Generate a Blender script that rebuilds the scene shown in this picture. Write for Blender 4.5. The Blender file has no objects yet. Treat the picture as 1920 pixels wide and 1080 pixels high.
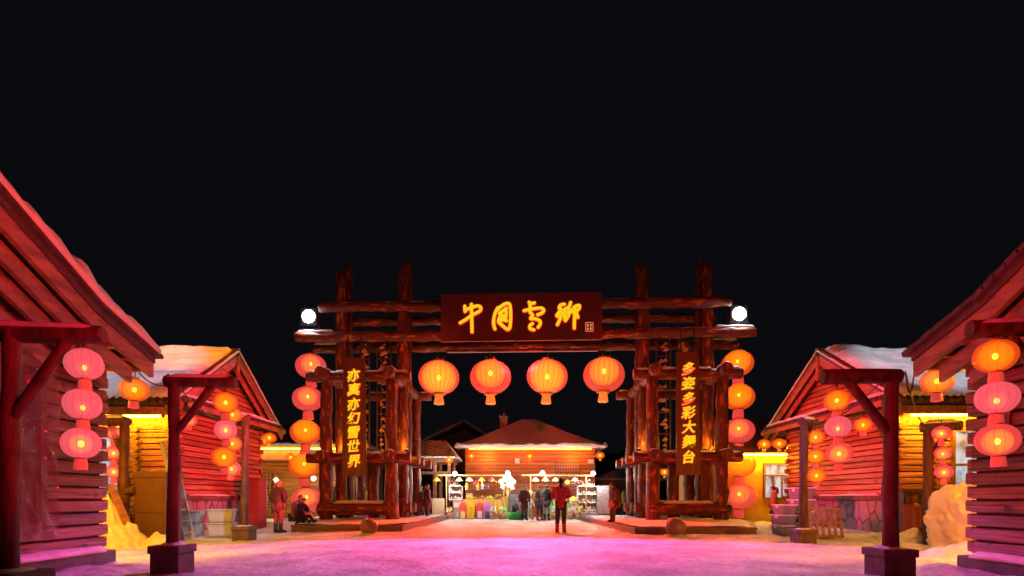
import bpy, bmesh, math, random
from mathutils import Vector, Matrix, noise
random.seed(7)
R = math.radians
scene = bpy.context.scene
C = scene.collection

# ------------------------------------------------------------------ camera
cd = bpy.data.cameras.new('camera'); cam = bpy.data.objects.new('camera', cd); C.objects.link(cam)
cam.location = (0, 0, 1.05); cam.rotation_euler = (R(90), 0, 0)
cd.sensor_width = 36; cd.lens = 18.75; cd.shift_y = 0.2052
cd.clip_start = 0.05; cd.clip_end = 2000
scene.camera = cam

# ------------------------------------------------------------------ world: night sky
w = bpy.data.worlds.new("World"); scene.world = w; w.use_nodes = True
bg = w.node_tree.nodes['Background']
bg.inputs[0].default_value = (0.0032, 0.0032, 0.0044, 1); bg.inputs[1].default_value = 1.0

scene.view_settings.view_transform = 'Standard'
scene.view_settings.look = 'None'
scene.view_settings.exposure = 0
scene.view_settings.gamma = 1
cy = scene.cycles
cy.use_light_tree = True
cy.max_bounces = 6; cy.diffuse_bounces = 3; cy.glossy_bounces = 2; cy.transmission_bounces = 4
cy.transparent_max_bounces = 16; cy.volume_bounces = 0
cy.caustics_reflective = False; cy.caustics_refractive = False
cy.sample_clamp_indirect = 4.0
cy.use_denoising = True

# ------------------------------------------------------------------ coloured stage floodlights and lamps, unseen and without fixtures
def spot(name, loc, target, colour, power, size, blend=0.3, radius=0.25):
    l = bpy.data.lights.new(name, 'SPOT'); o = bpy.data.objects.new(name, l); C.objects.link(o)
    l.color = colour; l.energy = power; l.spot_size = R(size); l.spot_blend = blend; l.shadow_soft_size = radius
    o.location = loc
    o.rotation_euler = (Vector(target) - Vector(loc)).to_track_quat('-Z', 'Y').to_euler()
    return o
def point(name, loc, colour, power, radius=0.08, parent=None):
    l = bpy.data.lights.new(name, 'POINT'); o = bpy.data.objects.new(name, l); C.objects.link(o)
    l.color = colour; l.energy = power; l.shadow_soft_size = radius
    o.location = loc
    if parent: o.parent = parent
    return o
RED = (1, .014, .060)
# under the verges of the cabins opposite, lighting the gable ends across the square
spot('red_flood_light', (5.4, 7.4, 3.2), (-9.6, 17.3, 2.7), RED, 27000, 20, .45)
spot('red_flood_light', (-5.4, 8.0, 3.3), (10.4, 16.9, 2.7), RED, 27000, 20, .45)
spot('red_flood_light', (4.6, 1.0, 2.6), (-6.3, 7.0, 2.9), (1, .010, .040), 4300, 32, .7)
spot('red_flood_light', (-4.6, 1.0, 2.6), (6.4, 6.6, 2.9), (1, .010, .040), 4300, 32, .7)
spot('red_flood_light', (0.6, -6, 5.5), (1.0, 31, 4.6), (1, .018, .035), 15000, 10, .5)
m_ = spot('magenta_flood_light', (0.4, 20.2, 8.3), (0.2, 10.3, 0), (1, .10, .72), 9600, 28, .25); m_.scale = (2.7, 1, 1)
spot('orange_flood_light', (0.4, 21.2, 7.0), (0.4, 18.2, 0), (1, .045, .014), 8800, 84, .3)
spot('orange_flood_light', (-3.0, -6, 6.5), (-6.0, 21, 4.4), (1, .10, .012), 8500, 23, .4)
spot('orange_flood_light', (3.4, -6, 6.5), (6.9, 20.5, 4.4), (1, .06, .012), 8500, 23, .4)
spot('white_flood_light', (-1.0, -1, 14), (-12.2, 16.8, 5.0), (.86, .80, 1), 10500, 13, .5)
spot('white_flood_light', (1.0, -1, 14), (13.0, 16.3, 5.0), (.86, .86, 1), 14000, 13, .5)
spot('orange_flood_light', (-1.0, -1, 14), (-10.5, 17.3, 5.85), (1, .28, .004), 30000, 8.5, .6)
spot('red_wash_light', (0.6, 22.3, 6.9), (-4.6, 22.6, 3.6), (1, .05, .07), 1500, 75, .5)
spot('red_wash_light', (0.3, 22.3, 6.9), (5.5, 22.2, 3.6), (1, .05, .07), 1500, 75, .5)
spot('violet_flood_light', (0, 6.5, 6), (10.2, 16.6, .5), (.62, .34, 1), 2300, 16, .5)
spot('lilac_flood_light', (0, 6.5, 6), (-8.4, 15.3, .3), (.82, .72, 1), 2400, 16, .5)

# ------------------------------------------------------------------ helpers
def tag(o, label=None, cat=None, group=None, kind=None):
    if label: o['label'] = label
    if cat: o['category'] = cat
    if group: o['group'] = group
    if kind: o['kind'] = kind
    return o
def thing(name, loc, label, cat, group=None, rz=0):
    o = bpy.data.objects.new(name, None); C.objects.link(o)
    o.empty_display_size = .2
    o.location = loc; o.rotation_euler = (0, 0, rz)
    return tag(o, label, cat, group)
def copy_tree(o, parent=None):
    c = o.copy(); C.objects.link(c); c.parent = parent
    for ch in [x for x in o.children]:
        k = copy_tree(ch, c)
    return c

class MB:
    """collects faces, then links them as ONE mesh object"""
    def __init__(s): s.v = []; s.f = []; s.m = []; s.sm = []
    def add(s, vs, fs, mi=0, smooth=False):
        b = len(s.v); s.v += [tuple(v) for v in vs]
        for f in fs: s.f.append([i + b for i in f]); s.m.append(mi); s.sm.append(smooth)
        return s
    def box(s, a, b, mi=0, bev=0.0):
        x0, y0, z0 = a; x1, y1, z1 = b
        if x0 > x1: x0, x1 = x1, x0
        if y0 > y1: y0, y1 = y1, y0
        if z0 > z1: z0, z1 = z1, z0
        if bev <= 0:
            vs = [(x0,y0,z0),(x1,y0,z0),(x1,y1,z0),(x0,y1,z0),(x0,y0,z1),(x1,y0,z1),(x1,y1,z1),(x0,y1,z1)]
            return s.add(vs, [(0,3,2,1),(4,5,6,7),(0,1,5,4),(1,2,6,5),(2,3,7,6),(3,0,4,7)], mi)
        bm = bmesh.new(); bmesh.ops.create_cube(bm, size=1)
        for v in bm.verts: v.co = Vector(((x0+x1)/2 + v.co.x*(x1-x0), (y0+y1)/2 + v.co.y*(y1-y0), (z0+z1)/2 + v.co.z*(z1-z0)))
        bmesh.ops.bevel(bm, geom=list(bm.edges), offset=bev, segments=2, profile=.6, affect='EDGES')
        return s.frombm(bm, mi)
    def frombm(s, bm, mi=0, smooth=False):
        bm.verts.index_update()
        s.add([v.co[:] for v in bm.verts], [[v.index for v in f.verts] for f in bm.faces], mi, smooth); bm.free(); return s
    def obox(s, c, size, rot, mi=0, bev=0.0):
        t = MB(); h = [x/2 for x in size]; t.box([-x for x in h], h, mi, bev)
        return s.merge(t, Matrix.Translation(c) @ rot.to_4x4())
    def beam(s, p0, p1, wd, ht, mi=0, bev=0.0, up=(0,0,1)):
        p0 = Vector(p0); p1 = Vector(p1); d = p1 - p0; L = d.length; d.normalize()
        u = Vector(up); x = d.cross(u)
        if x.length < 1e-4: x = d.cross(Vector((1,0,0)))
        x.normalize(); u = x.cross(d)
        rot = Matrix((x, d, u)).transposed()
        return s.obox((p0+p1)/2, (wd, L, ht), rot, mi, bev)
    def tube(s, pts, rad, n=10, mi=0, cap=True, smooth=True, jit=0.0, flat=(1,1,1)):
        pts = [Vector(p) for p in pts]; k = len(pts)
        rads = rad if isinstance(rad, (list, tuple)) else [rad]*k
        rings = []; prev = None
        for i, p in enumerate(pts):
            d = (pts[min(i+1,k-1)] - pts[max(i-1,0)]).normalized()
            if prev is None:
                x = d.cross(Vector((0,0,1)))
                if x.length < .05: x = d.cross(Vector((1,0,0)))
            else:
                x = prev - d * prev.dot(d)
            x.normalize(); prev = x; y = d.cross(x)
            ring = []
            for j in range(n):
                a = 2*math.pi*j/n
                r = rads[i]*(1 + jit*noise.noise((p.x*3+math.cos(a), p.y*3+math.sin(a), p.z*3+7)))
                o = x*math.cos(a)*r + y*math.sin(a)*r
                ring.append(p + Vector((o.x*flat[0], o.y*flat[1], o.z*flat[2])))
            rings.append(ring)
        vs = [v for r in rings for v in r]; fs = []
        for i in range(k-1):
            for j in range(n):
                a = i*n+j; b = i*n+(j+1) % n
                fs.append((a, b, b+n, a+n))
        s.add(vs, fs, mi, smooth)
        if cap:
            s.add(rings[0], [list(range(n))[::-1]], mi); s.add(rings[-1], [list(range(n))], mi)
        return s
    def log(s, p0, p1, r, n=14, mi=0, jit=.16, taper=0.0):
        p0 = Vector(p0); p1 = Vector(p1); L = (p1-p0).length; k = max(3, int(L/.35)+1)
        bend = Vector((random.uniform(-1,1), random.uniform(-1,1), random.uniform(-1,1)))*r*.18
        pts = [p0.lerp(p1, i/(k-1)) + bend*math.sin(math.pi*i/(k-1)) for i in range(k)]
        ra = [r*(1 - taper*i/(k-1)) for i in range(k)]
        e = (p1-p0).normalized()*r*.12
        pts = [pts[0]] + [pts[0]+e] + pts[1:-1] + [pts[-1]-e] + [pts[-1]]
        ra = [ra[0]*.9] + [ra[0]] + ra[1:-1] + [ra[-1]] + [ra[-1]*.9]
        return s.tube(pts, ra, n, mi, jit=jit)
    def lathe(s, prof, n=24, c=(0,0,0), mi=0, smooth=True, wob=None, sx=1, sy=1):
        vs = []; k = len(prof)
        for r, z in prof:
            for j in range(n):
                a = 2*math.pi*j/n; q = r*(wob(a) if wob else 1)
                vs.append((c[0]+q*math.cos(a)*sx, c[1]+q*math.sin(a)*sy, c[2]+z))
        fs = []
        for i in range(k-1):
            for j in range(n):
                a = i*n+j; b = i*n+(j+1) % n
                fs.append((a, b, b+n, a+n))
        s.add(vs, fs, mi, smooth)
        if prof[0][0] > 1e-5: s.add(vs[:n], [list(range(n))[::-1]], mi)
        if prof[-1][0] > 1e-5: s.add(vs[-n:], [list(range(n))], mi)
        return s
    def ball(s, c, r, mi=0, n=12, jit=0.0, sc=(1,1,1)):
        m = max(4, n//2); prof = []
        vs = []; fs = []
        for i in range(m+1):
            t = math.pi*i/m
            for j in range(n):
                a = 2*math.pi*j/n
                d = Vector((math.sin(t)*math.cos(a), math.sin(t)*math.sin(a), -math.cos(t)))
                q = r*(1 + jit*noise.noise(d*1.7 + Vector(c)*3.1))
                vs.append((c[0]+d.x*q*sc[0], c[1]+d.y*q*sc[1], c[2]+d.z*q*sc[2]))
        for i in range(m):
            for j in range(n):
                a = i*n+j; b = i*n+(j+1) % n
                fs.append((a, b, b+n, a+n))
        return s.add(vs, fs, mi, True)
    def prism(s, poly, z0, z1, mi=0):
        n = len(poly)
        vs = [(x,y,z0) for x,y in poly] + [(x,y,z1) for x,y in poly]
        fs = [list(range(n))[::-1], list(range(n,2*n))] + [(i,(i+1)%n,(i+1)%n+n,i+n) for i in range(n)]
        return s.add(vs, fs, mi)
    def poly3(s, ring, off, mi=0):
        """a flat outline in space given a thickness vector"""
        n = len(ring); o = Vector(off)
        vs = [Vector(p) for p in ring] + [Vector(p)+o for p in ring]
        fs = [list(range(n))[::-1], list(range(n,2*n))] + [(i,(i+1)%n,(i+1)%n+n,i+n) for i in range(n)]
        return s.add(vs, fs, mi)
    def merge(s, t, M=None):
        b = len(s.v)
        s.v += [tuple(M @ Vector(v)) if M else v for v in t.v]
        s.f += [[i+b for i in f] for f in t.f]; s.m += t.m; s.sm += t.sm
        return s
    def mesh(s, name, mats, origin=(0,0,0)):
        me = bpy.data.meshes.new(name)
        ox, oy, oz = origin
        me.from_pydata([(x-ox, y-oy, z-oz) for x, y, z in s.v], [], s.f)
        for m in (mats if isinstance(mats, (list, tuple)) else [mats]): me.materials.append(m)
        me.polygons.foreach_set('material_index', s.m); me.polygons.foreach_set('use_smooth', s.sm)
        bm = bmesh.new(); bm.from_mesh(me); bmesh.ops.recalc_face_normals(bm, faces=bm.faces); bm.to_mesh(me); bm.free()
        me.update(); return me
    def build(s, name, mats, parent=None, origin=(0,0,0), loc=(0,0,0)):
        o = bpy.data.objects.new(name, s.mesh(name, mats, origin)); C.objects.link(o)
        o.location = loc
        if parent: o.parent = parent
        return o

def snow_on(mb, p0, p1, wd, th, mi=0, seed=0):
    """a bumpy snow cap lying along a log or ledge"""
    p0 = Vector(p0); p1 = Vector(p1); L = (p1-p0).length; k = max(4, int(L/.12)); n = 9
    d = (p1-p0).normalized(); x = d.cross(Vector((0,0,1))).normalized()
    vs = []; fs = []
    for i in range(k+1):
        t = i/k; p = p0.lerp(p1, t)
        e = min(1, min(t, 1-t)*L/.10 + .15)
        for j in range(n):
            a = math.pi*j/(n-1)
            nz = noise.noise((p.x*2.1+seed, p.y*2.1, p.z+j*.2)); nw = noise.noise((p.x*1.3+seed+5, p.y*1.3, (0 if j < 4 else 3)))
            vs.append(p + x*math.cos(a)*wd*.5*(1+.3*nw)*(.6+.4*e) + Vector((0,0,1))*math.sin(a)**.7*th*e*(1+.55*nz) - Vector((0,0,.012)))
    for i in range(k):
        for j in range(n-1):
            a = i*n+j; fs.append((a, a+1, a+n+1, a+n))
        fs.append((i*n+n-1, i*n, (i+1)*n, (i+1)*n+n-1))
    mb.add(vs, fs, mi, True)
    mb.add(vs[:n], [list(range(n))], mi); mb.add(vs[-n:], [list(range(n))], mi)

# ------------------------------------------------------------------ materials
def nmat(name):
    m = bpy.data.materials.new(name); m.use_nodes = True
    return m, m.node_tree, m.node_tree.nodes['Principled BSDF']
def pm(name, c1, c2=None, sc=(6,6,6), rough=.6, bump=0.0, metal=0.0, island=0.0, detail=6, contrast=(.35,.68), c3=None, bdist=.02, spec=None, spots=None):
    m, t, p = nmat(name); N = t.nodes; Lk = t.links.new
    p.inputs['Roughness'].default_value = rough; p.inputs['Metallic'].default_value = metal
    if spec is not None: p.inputs['Specular IOR Level'].default_value = spec
    c2 = c2 or c1
    tc = N.new('ShaderNodeTexCoord'); mp = N.new('ShaderNodeMapping'); mp.inputs['Scale'].default_value = sc
    Lk(tc.outputs['Object'], mp.inputs['Vector'])
    nz = N.new('ShaderNodeTexNoise'); nz.inputs['Scale'].default_value = 1; nz.inputs['Detail'].default_value = detail; nz.inputs['Roughness'].default_value = .65
    Lk(mp.outputs[0], nz.inputs['Vector'])
    cr = N.new('ShaderNodeValToRGB'); e = cr.color_ramp.elements
    e[0].position = contrast[0]; e[1].position = contrast[1]; e[0].color = (*c1, 1); e[1].color = (*c2, 1)
    if c3:
        x = e.new(contrast[1]+.12); x.color = (*c3, 1)
    Lk(nz.outputs['Fac'], cr.inputs[0])
    out = cr.outputs[0]
    if island > 0:
        g = N.new('ShaderNodeNewGeometry'); hs = N.new('ShaderNodeHueSaturation')
        mr = N.new('ShaderNodeMapRange'); mr.inputs['To Min'].default_value = 1-island; mr.inputs['To Max'].default_value = 1+island
        Lk(g.outputs['Random Per Island'], mr.inputs['Value']); Lk(mr.outputs[0], hs.inputs['Value']); Lk(out, hs.inputs['Color']); out = hs.outputs[0]
    if spots:
        n2 = N.new('ShaderNodeTexNoise'); n2.inputs['Scale'].default_value = spots[1]; n2.inputs['Detail'].default_value = 4
        Lk(mp.outputs[0] if len(spots) > 3 else tc.outputs['Object'], n2.inputs['Vector'])
        r2 = N.new('ShaderNodeValToRGB'); r2.color_ramp.elements[0].position = spots[2]; r2.color_ramp.elements[1].position = spots[2]+.08
        Lk(n2.outputs['Fac'], r2.inputs[0])
        mx = N.new('ShaderNodeMixRGB'); Lk(r2.outputs[0], mx.inputs[0]); Lk(out, mx.inputs[1]); mx.inputs[2].default_value = (*spots[0], 1); out = mx.outputs[0]
    Lk(out, p.inputs['Base Color'])
    if bump > 0:
        b = N.new('ShaderNodeBump'); b.inputs['Strength'].default_value = bump; b.inputs['Distance'].default_value = bdist
        Lk(nz.outputs['Fac'], b.inputs['Height']); Lk(b.outputs[0], p.inputs['Normal'])
    return m
def em(name, col, strength, base=(.1,.1,.1), sample=True):
    m, t, p = nmat(name)
    p.inputs['Base Color'].default_value = (*base, 1); p.inputs['Roughness'].default_value = .6
    p.inputs['Emission Color'].default_value = (*col, 1); p.inputs['Emission Strength'].default_value = strength
    if not sample: m.cycles.emission_sampling = 'NONE'
    return m

M = {}
M['pine_y'] = pm('pine_boards_along_depth', (.17,.075,.035), (.52,.28,.14), (14,.9,34), .5, .6, island=.30, spots=((.12,.05,.03),5.5,.64))
M['pine_x'] = pm('pine_boards_across', (.17,.075,.035), (.52,.28,.14), (.9,14,34), .5, .6, island=.30, spots=((.12,.05,.03),5.5,.64))
M['old_pine_y'] = pm('weathered_logs_along_depth', (.07,.028,.014), (.40,.19,.095), (16,.9,34), .5, .8, island=.4, spots=((.07,.03,.02),4.5,.62))
M['old_pine_x'] = pm('weathered_logs_across', (.07,.028,.014), (.40,.19,.095), (.9,16,34), .5, .8, island=.4, spots=((.07,.03,.02),4.5,.62))
M['honey'] = pm('honey_pine_boards', (.20,.06,.012), (.52,.20,.045), (.9,14,34), .5, .6, island=.25)
M['trim'] = pm('painted_timber_trim', (.15,.065,.035), (.40,.20,.11), (9,2.2,9), .5, .5, island=.25, spots=((.06,.025,.015),4,.68))
M['log'] = pm('rough_post_timber', (.035,.014,.008), (.15,.060,.028), (12,12,2.2), .7, .9, spots=((.05,.02,.012),6,.62))
M['gate'] = pm('varnished_dark_log', (.055,.010,.006), (.17,.030,.012), (7,7,2.0), .56, 1.0, spots=((.46,.115,.03),1.1,.56,1), bdist=.03)
M['gate_x'] = pm('varnished_dark_log_across', (.055,.010,.006), (.17,.030,.012), (2.0,7,7), .56, 1.0, spots=((.46,.115,.03),1.1,.56,1), bdist=.03)
M['board'] = pm('dark_red_lacquer_board', (.15,.018,.018), (.19,.026,.024), (1.2,1,9), .45, .1)
M['board_v'] = pm('dark_red_lacquer_plank', (.070,.012,.010), (.16,.045,.02), (9,1,.8), .42, .2)
M['snow'] = pm('snow', (.70,.70,.74), (.88,.88,.90), (4,4,4), .55, .8, detail=10, bdist=.06)
M['icy'] = pm('crusty_snow', (.60,.58,.60), (.86,.86,.88), (6,6,6), .5, 1.0, detail=11, bdist=.07)
M['tile'] = pm('dark_roof_tile', (.05,.035,.03), (.10,.07,.055), (8,8,8), .7, .4)
M['tilesnow'] = pm('snow_dusted_tile', (.10,.06,.05), (.75,.72,.72), (5,5,14), .6, .5, contrast=(.38,.50), detail=4)
M['stone'] = pm('rubble_stone', (.05,.045,.045), (.13,.12,.12), (4,4,4), .6, .5)
M['concrete'] = pm('dark_block', (.07,.04,.03), (.15,.09,.065), (5,5,5), .7, .35)
M['platform'] = pm('platform_timber', (.15,.07,.045), (.26,.13,.08), (2,7,9), .5, .3)
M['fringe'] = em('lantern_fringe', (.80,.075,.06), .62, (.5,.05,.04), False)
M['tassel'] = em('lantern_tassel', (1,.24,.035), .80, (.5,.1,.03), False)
M['wire'] = pm('dark_wire', (.06,.025,.01), rough=.5)
M['brass'] = pm('dull_gold_ring', (.45,.16,.06), (.6,.25,.08), rough=.4, metal=.4)
M['bulb'] = em('lit_filament_bulb', (1,.66,.05), 5.0)
M['neon'] = em('yellow_neon', (.85,.66,.004), .98, sample=True)
M['halo'] = em('red_neon_edge', (1,.035,.02), 1.3)
M['seal'] = em('seal_red_neon', (1,.16,.13), .85)
M['tube_amber'] = em('amber_light_tube', (1,.43,.008), 240)
M['tube_dim'] = em('dim_amber_light_tube', (1,.40,.015), 45)
M['tube_led'] = em('pink_led_strip', (1,.30,.28), .5)
M['tube_red'] = em('pink_light_tube', (1,.15,.012), 32)
M['white_lamp'] = em('cool_white_lamp', (.86,.97,1), 60)
M['stall_lamp'] = em('white_led_lamp', (.93,1,.96), 28)
M['gap'] = pm('gap_shade_backing', (.02,.010,.007), rough=.8)  # board backing coloured near black, the gaps' shade put into it
M['black'] = pm('black_paint', (.02,.02,.022), (.035,.035,.04), rough=.4)
M['metal'] = pm('brushed_metal', (.45,.45,.47), (.6,.6,.62), rough=.35, metal=.8)
M['alum'] = pm('aluminium', (.55,.55,.58), (.66,.66,.68), rough=.4, metal=.3)
M['paper'] = pm('cream_card', (.75,.70,.45), (.82,.77,.52), (2,2,9), .8)
def lit_pane():
    m, t, p = nmat('lit_window_pane'); N = t.nodes; Lk = t.links.new
    tc = N.new('ShaderNodeTexCoord'); mp = N.new('ShaderNodeMapping'); mp.inputs['Scale'].default_value = (2.2, 1, 1.1); nz = N.new('ShaderNodeTexNoise'); nz.inputs['Scale'].default_value = 1.6; nz.inputs['Detail'].default_value = 5
    Lk(tc.outputs['Object'], mp.inputs[0]); Lk(mp.outputs[0], nz.inputs['Vector'])
    r = N.new('ShaderNodeValToRGB'); e = r.color_ramp.elements; e[0].position = .38; e[1].position = .56; e[0].color = (.16,.15,.15,1); e[1].color = (.78,.92,1,1)
    Lk(nz.outputs['Fac'], r.inputs[0]); Lk(r.outputs[0], p.inputs['Emission Color']); p.inputs['Emission Strength'].default_value = .62
    p.inputs['Base Color'].default_value = (.1,.1,.1,1); p.inputs['Roughness'].default_value = .15
    return m
M['lit_pane'] = lit_pane()
M['pane_dark'] = pm('dark_glass', (.04,.03,.035), (.09,.06,.07), (30,1,1), .12)
M['frame'] = pm('brown_window_frame', (.16,.07,.04), (.22,.10,.05), rough=.5)
def solid(name, c, rough=.6, k=.8):
    return pm(name, tuple(x*k for x in c), c, (9,9,9), rough, .1)

def lantern_shell(name, col, strength, clear):
    m, t, p = nmat(name); N = t.nodes; Lk = t.links.new
    p.inputs['Base Color'].default_value = (.36,.03,.025,1); p.inputs['Roughness'].default_value = .6
    p.inputs['Emission Color'].default_value = (*col,1); p.inputs['Emission Strength'].default_value = strength
    tr = N.new('ShaderNodeBsdfTransparent'); tr.inputs[0].default_value = (1,.80,.55,1)
    mx = N.new('ShaderNodeMixShader'); mx.inputs[0].default_value = clear
    Lk(p.outputs[0], mx.inputs[1]); Lk(tr.outputs[0], mx.inputs[2]); Lk(mx.outputs[0], N['Material Output'].inputs['Surface'])
    return m
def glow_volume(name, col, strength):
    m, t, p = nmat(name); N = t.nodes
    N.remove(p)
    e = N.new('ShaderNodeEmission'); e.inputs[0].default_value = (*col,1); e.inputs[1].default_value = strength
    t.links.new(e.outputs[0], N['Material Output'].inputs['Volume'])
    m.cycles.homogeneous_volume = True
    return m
M['shell_pink'] = lantern_shell('pink_lantern_silk', (.88,.085,.10), .84, .47)
M['shell_gate'] = lantern_shell('gate_lantern_silk', (.90,.095,.065), .82, .50)
M['shell_pale'] = lantern_shell('pale_pink_lantern_silk', (.84,.125,.18), .88, .30)
M['shell_amber'] = lantern_shell('amber_lantern_silk', (.92,.12,.010), .72, .50)

# ------------------------------------------------------------------ ground: one sheet of trodden snow
def axis(lo, hi, dense, fine, coarse):
    v = [dense[0]]
    while v[-1] < dense[1]: v.append(v[-1]+fine)
    st = fine
    while v[-1] < hi: st = min(st*1.25, coarse); v.append(v[-1]+st)
    a = []; x = dense[0]; st = fine
    while x > lo: st = min(st*1.25, coarse); x -= st; a.append(x)
    return a[::-1] + v
def bumpy(x, y, z):
    return z
def ground_z(x, y):
    n1 = noise.noise((x*.35, y*.35, 0))*.05
    n2 = noise.fractal((x*1.6, y*1.6, 3.3), 1.0, 2.0, 4)*.022
    n3 = noise.noise((x*6, y*6, 9))*.010
    z = n1*.5 + n2*1.5 + n3*1.5
    if 5 < y < 30 and abs(x) < 14:      # trodden pits and scuffs
        v = noise.voronoi((x*1.9, y*1.9, 0))[0][0]
        z -= .045*max(0, 1-v/.42)**.7*(.5+.5*noise.noise((x*.5, y*.5, 11)))
        z += .018*abs(noise.noise((x*3.1, y*.9, 21)))
    # drifts thrown up against the near cabins and along the yards
    for s in (-1, 1):
        d = abs(x) - 5.3
        if x*s > 0 and d > 0 and y < 9.2:
            k = min(1, d/.7)*min(1, max(0, (9.2-y)/.6))
            z += k*(.07 + .07*noise.noise((x*2.2, y*2.2, 1)))
        if x*s > 0 and abs(x) > 8.2 and y > 13.6 and y < 21:
            z += min(1, (abs(x)-8.2)/1.1)*.10*(1+.9*noise.noise((x*1.7, y*1.7, 5)))
    return z
xs = axis(-220, 220, (-12, 12), .075, 14); ys = axis(-40, 420, (6.6, 16.5), .065, 16)
gb = MB(); nx = len(xs)
gv = [(x, y, ground_z(x, y)) for y in ys for x in xs]
gf = [(j*nx+i, j*nx+i+1, (j+1)*nx+i+1, (j+1)*nx+i) for j in range(len(ys)-1) for i in range(nx-1)]
gb.add(gv, gf, 0, True)
def ground_mat():
    m, t, p = nmat('trodden_snow'); N = t.nodes; Lk = t.links.new
    tc = N.new('ShaderNodeTexCoord')
    a = N.new('ShaderNodeTexNoise'); a.inputs['Scale'].default_value = .8; a.inputs['Detail'].default_value = 7
    b = N.new('ShaderNodeTexNoise'); b.inputs['Scale'].default_value = 9; b.inputs['Detail'].default_value = 8; b.inputs['Roughness'].default_value = .7
    Lk(tc.outputs['Object'], a.inputs[0]); Lk(tc.outputs['Object'], b.inputs[0])
    r = N.new('ShaderNodeValToRGB'); r.color_ramp.elements[0].position = .36; r.color_ramp.elements[1].position = .60
    r.color_ramp.elements[0].color = (.50,.48,.50,1); r.color_ramp.elements[1].color = (.86,.86,.88,1)
    Lk(a.outputs['Fac'], r.inputs[0])
    r2 = N.new('ShaderNodeValToRGB'); r2.color_ramp.elements[0].position = .33; r2.color_ramp.elements[1].position = .5
    r2.color_ramp.elements[0].color = (.42,.40,.41,1); r2.color_ramp.elements[1].color = (1,1,1,1)
    Lk(b.outputs['Fac'], r2.inputs[0])
    mx = N.new('ShaderNodeMixRGB'); mx.blend_type = 'MULTIPLY'; mx.inputs[0].default_value = .8
    Lk(r.outputs[0], mx.inputs[1]); Lk(r2.outputs[0], mx.inputs[2]); Lk(mx.outputs[0], p.inputs['Base Color'])
    p.inputs['Roughness'].default_value = .5
    bu = N.new('ShaderNodeBump'); bu.inputs['Strength'].default_value = .9; bu.inputs['Distance'].default_value = .07
    Lk(b.outputs['Fac'], bu.inputs['Height']); Lk(bu.outputs[0], p.inputs['Normal'])
    return m
g = gb.build('ground', ground_mat()); tag(g, 'trodden snow covering the village square', 'ground', kind='structure')

# wooded hill far behind, nearly lost in the dark
hb = MB(); hv = []; n = 90
for i in range(n+1):
    x = -190 + 380*i/n
    h = 13 + 9*noise.noise((x*.018, 2, 0)) + 3*noise.noise((x*.2, 8, 0)) + 6*math.exp(-((x-40)/40)**2)
    for j in range(5): hv.append((x, 150 + j*14, [-.5, h*.55, h*.85, h, -.5][j]))
hb.add(hv, [(i*5+j, (i+1)*5+j, (i+1)*5+j+1, i*5+j+1) for i in range(n) for j in range(4)], 0, True)
tag(hb.build('hill', pm('dark_forest', (.02,.025,.025), (.08,.085,.09), (.3,.3,.3))), 'dark wooded hill behind the village', 'hill', kind='structure')

# ------------------------------------------------------------------ lanterns
class LanternKind:
    """three meshes shared by all lanterns of one build; diameter D, body height H"""
    def __init__(s, D, H, ribs, shell, glow_col, glow, fringe, bulb_r, glow_r=.62, glow_z=0.0, tassel=False, lines=True):
        s.D, s.H = D, H; R0 = D/2; h = H/2
        prof = []
        for i in range(15):
            t = -1 + 2*i/14; t = math.copysign(abs(t)**.85, t)
            prof.append((R0*max(.30, math.sqrt(max(0, 1-(t*.965)**2))**.92), h*t))
        b = MB(); b.lathe(prof, ribs*4, wob=lambda a: 1 - .022*abs(math.cos(a*ribs/2))); s.shell = b.mesh('silk_body', M[shell])
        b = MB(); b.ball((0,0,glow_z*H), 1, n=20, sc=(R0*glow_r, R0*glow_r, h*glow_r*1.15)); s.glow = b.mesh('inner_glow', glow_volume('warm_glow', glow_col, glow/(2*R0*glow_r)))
        b = MB(); b.ball((0,0,glow_z*H), bulb_r, n=10, sc=(1,1,1.25)); s.bulb = b.mesh('bulb', M['bulb'])
        if lines:
            b = MB()
            for k in range(ribs):
                a = 2*math.pi*(k+.5)/ribs
                b.tube([((r+.004*D)*math.cos(a), (r+.004*D)*math.sin(a), z) for r, z in prof], .0045*D, 4)
            s.ribs = b.mesh('rib_wires', M['rib'])
        else: s.ribs = None
        b = MB(); b.lathe([(R0*.27, h-.01*D), (R0*.31, h-.01*D), (R0*.31, h+.035*D), (R0*.27, h+.035*D)], 20)
        for k in range(4):
            a = R(45+90*k); b.tube([(R0*.27*math.cos(a), R0*.27*math.sin(a), h), (R0*.25*math.cos(a), R0*.25*math.sin(a), h+.09*D)], .012*D, 5)
        s.top = b.mesh('top_ring', M['brass'])
        b = MB(); b.lathe([(R0*.27, -h-.035*D), (R0*.32, -h-.035*D), (R0*.32, -h+.01*D), (R0*.27, -h+.01*D)], 20); s.bot = b.mesh('bottom_ring', M['brass'])
        b = MB()
        if tassel:
            for k in range(5):
                a = 2*math.pi*k/5
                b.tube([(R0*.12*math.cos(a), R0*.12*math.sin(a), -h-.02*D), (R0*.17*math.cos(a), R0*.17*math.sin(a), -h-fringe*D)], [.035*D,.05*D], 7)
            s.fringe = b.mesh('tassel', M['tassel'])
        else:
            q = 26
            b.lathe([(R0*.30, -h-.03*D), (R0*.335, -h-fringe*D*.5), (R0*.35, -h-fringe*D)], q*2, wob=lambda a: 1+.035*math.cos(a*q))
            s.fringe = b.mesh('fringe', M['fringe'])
LG = 'red silk lanterns'
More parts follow.
